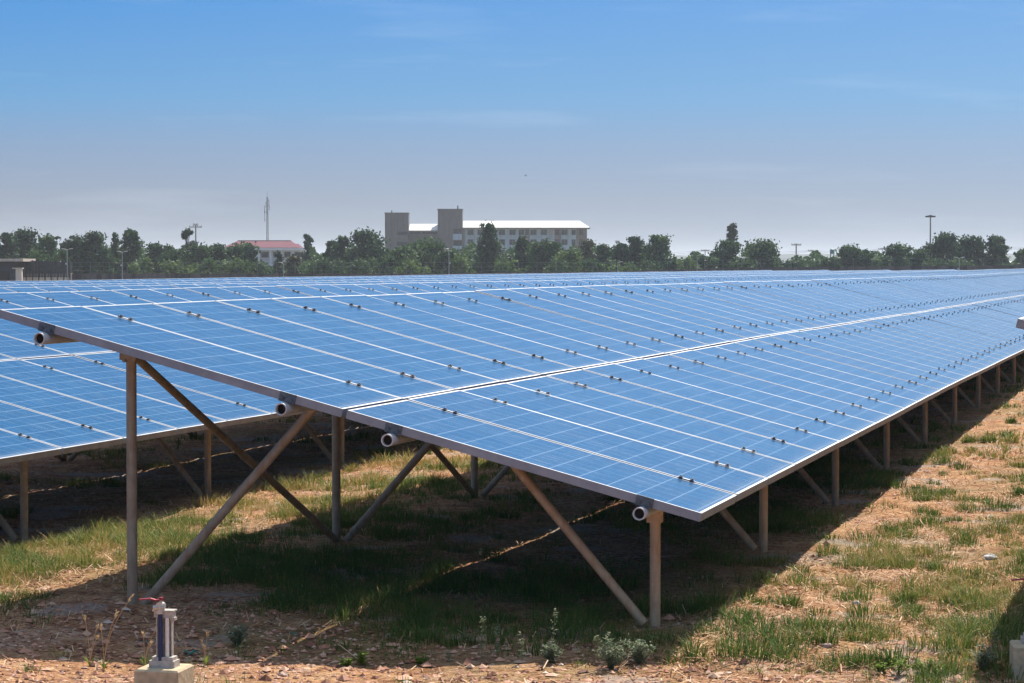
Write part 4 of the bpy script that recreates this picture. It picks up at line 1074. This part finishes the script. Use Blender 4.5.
# bird
D = 120.0; p = at(525.5, D, 176); b = MB()
b.add([(-.12, 0, 0), (0, -.03, .02), (0, .03, .02), (.14, 0, .01), (0, 0, -.025), (-.19, 0, .0)], [(0,1,4),(0,4,2),(1,3,4),(3,2,4),(0,2,1),(1,2,3),(5,0,1),(5,2,0)])
b.add([(.03, .02, .015), (-.04, .02, .015), (-.06, .18, .09), (.0, .19, .10), (-.05, .34, .06)], [(0,1,2,3),(3,2,4)])
b.add([(.03, -.02, .015), (-.04, -.02, .015), (-.06, -.18, .09), (.0, -.19, .10), (-.05, -.34, .06)], [(0,3,2,1),(3,4,2)])
o = b.build('bird', simple('dark_feathers', (.04, .04, .045), .8), None, p, (0, 0, R(40))); o.scale = (.6,)*3; tag(o, 'tiny dark bird flying in the sky above the long white roof', 'bird')

# ---------------------------------------------------------------- haze
HAZE = 0.00020
N = NT('haze_air'); t = N.t; out = t.nodes['Material Output']; t.nodes.remove(N.b)
pv = t.nodes.new('ShaderNodeVolumePrincipled'); pv.inputs['Color'].default_value = (.80, .88, 1.0, 1); pv.inputs['Density'].default_value = HAZE
pv.inputs['Anisotropy'].default_value = 0.2; t.links.new(pv.outputs[0], out.inputs['Volume'])
b = MB(); b.span(-4500, 4500, -1500, 7000, -12, 32); o = b.build('haze', N.m); tag(o, 'thin pale blue haze lying over the whole field', 'haze', kind='stuff')

# ---------------------------------------------------------------- light, sky, camera
SUN_EL = R(48); az = math.atan2(.353, .936)
w = bpy.data.worlds.new('World'); scene.world = w; w.use_nodes = True; t = w.node_tree; bg = t.nodes['Background']
sky = t.nodes.new('ShaderNodeTexSky'); sky.sky_type = 'NISHITA'; sky.sun_disc = False; sky.sun_elevation = SUN_EL; sky.sun_rotation = az
sky.air_density = 1.0; sky.dust_density = 0.6; sky.ozone_density = 2.0
tc = t.nodes.new('ShaderNodeTexCoord'); sp = t.nodes.new('ShaderNodeSeparateXYZ'); t.links.new(tc.outputs['Generated'], sp.inputs[0])
# faint cirrus streaks displace the gradient a little
mp = t.nodes.new('ShaderNodeMapping'); mp.inputs['Scale'].default_value = (7, 7, 60); t.links.new(tc.outputs['Generated'], mp.inputs[0])
nz = t.nodes.new('ShaderNodeTexNoise'); nz.inputs['Scale'].default_value = 1.2; nz.inputs['Detail'].default_value = 5; t.links.new(mp.outputs[0], nz.inputs[0])
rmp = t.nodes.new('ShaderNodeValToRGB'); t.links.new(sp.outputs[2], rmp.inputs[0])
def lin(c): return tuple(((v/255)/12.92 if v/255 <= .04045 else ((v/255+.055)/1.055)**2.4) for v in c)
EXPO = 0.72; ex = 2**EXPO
stops = [(0.0, (112, 126, 150)), (.026, (118, 136, 166)), (.047, (106, 142, 186)), (.067, (70, 148, 207)), (.108, (12, 134, 214)), (.22, (42, 118, 184)), (.47, (42, 106, 168)), (.64, (185, 198, 220)), (1.0, (190, 202, 222))]  # topmost stops, above the view, are brightened to add fill in the shade
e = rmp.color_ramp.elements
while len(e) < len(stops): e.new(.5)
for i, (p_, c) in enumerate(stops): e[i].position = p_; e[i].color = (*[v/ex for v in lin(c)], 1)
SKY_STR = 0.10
def vmath(op, a, b):
    x = t.nodes.new('ShaderNodeMix'); x.data_type = 'RGBA'; x.blend_type = op; x.inputs[0].default_value = 1
    for i, v in ((6, a), (7, b)):
        if isinstance(v, tuple): x.inputs[i].default_value = v
        else: t.links.new(v, x.inputs[i])
    return x
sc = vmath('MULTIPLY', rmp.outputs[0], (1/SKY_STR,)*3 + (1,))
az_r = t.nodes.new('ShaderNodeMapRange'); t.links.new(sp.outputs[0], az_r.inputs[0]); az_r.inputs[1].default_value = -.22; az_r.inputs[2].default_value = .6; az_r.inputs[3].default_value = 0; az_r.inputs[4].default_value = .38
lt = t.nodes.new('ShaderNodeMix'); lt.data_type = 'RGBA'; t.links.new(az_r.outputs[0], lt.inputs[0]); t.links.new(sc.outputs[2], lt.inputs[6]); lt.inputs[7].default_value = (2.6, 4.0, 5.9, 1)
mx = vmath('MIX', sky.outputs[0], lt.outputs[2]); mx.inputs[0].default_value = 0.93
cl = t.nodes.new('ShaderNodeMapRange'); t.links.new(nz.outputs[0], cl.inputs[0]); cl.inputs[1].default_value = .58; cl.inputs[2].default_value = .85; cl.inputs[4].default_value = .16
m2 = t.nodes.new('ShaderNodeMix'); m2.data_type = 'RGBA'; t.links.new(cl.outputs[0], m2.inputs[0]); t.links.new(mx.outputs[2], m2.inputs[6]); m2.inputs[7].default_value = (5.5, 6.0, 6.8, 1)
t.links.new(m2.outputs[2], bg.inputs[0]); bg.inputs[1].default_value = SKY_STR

sl = bpy.data.lights.new('sun', 'SUN'); sl.energy = 5.0; sl.angle = R(.55); sl.color = (1.0, .92, .80)
so = bpy.data.objects.new('sun', sl); col.objects.link(so)
sd = Vector((math.sin(az)*math.cos(SUN_EL), math.cos(az)*math.cos(SUN_EL), math.sin(SUN_EL)))
so.rotation_euler = sd.to_track_quat('Z', 'Y').to_euler(); so.location = sd*50

cam = bpy.data.cameras.new('camera'); co = bpy.data.objects.new('camera', cam); col.objects.link(co)
cam.sensor_width = 36; cam.lens = F_PX*36/1024; cam.clip_end = 20000; cam.clip_start = .1
co.location = (0, 0, CAM_H); co.rotation_euler = (R(90) - math.atan((341.5 - Y0)/F_PX), 0, 0)
scene.camera = co
vs = scene.view_settings; vs.view_transform = 'Standard'; vs.look = 'None'; vs.exposure = EXPO; vs.gamma = 1
scene.render.resolution_x = 1024; scene.render.resolution_y = 683
scene.cycles.volume_bounces = 1
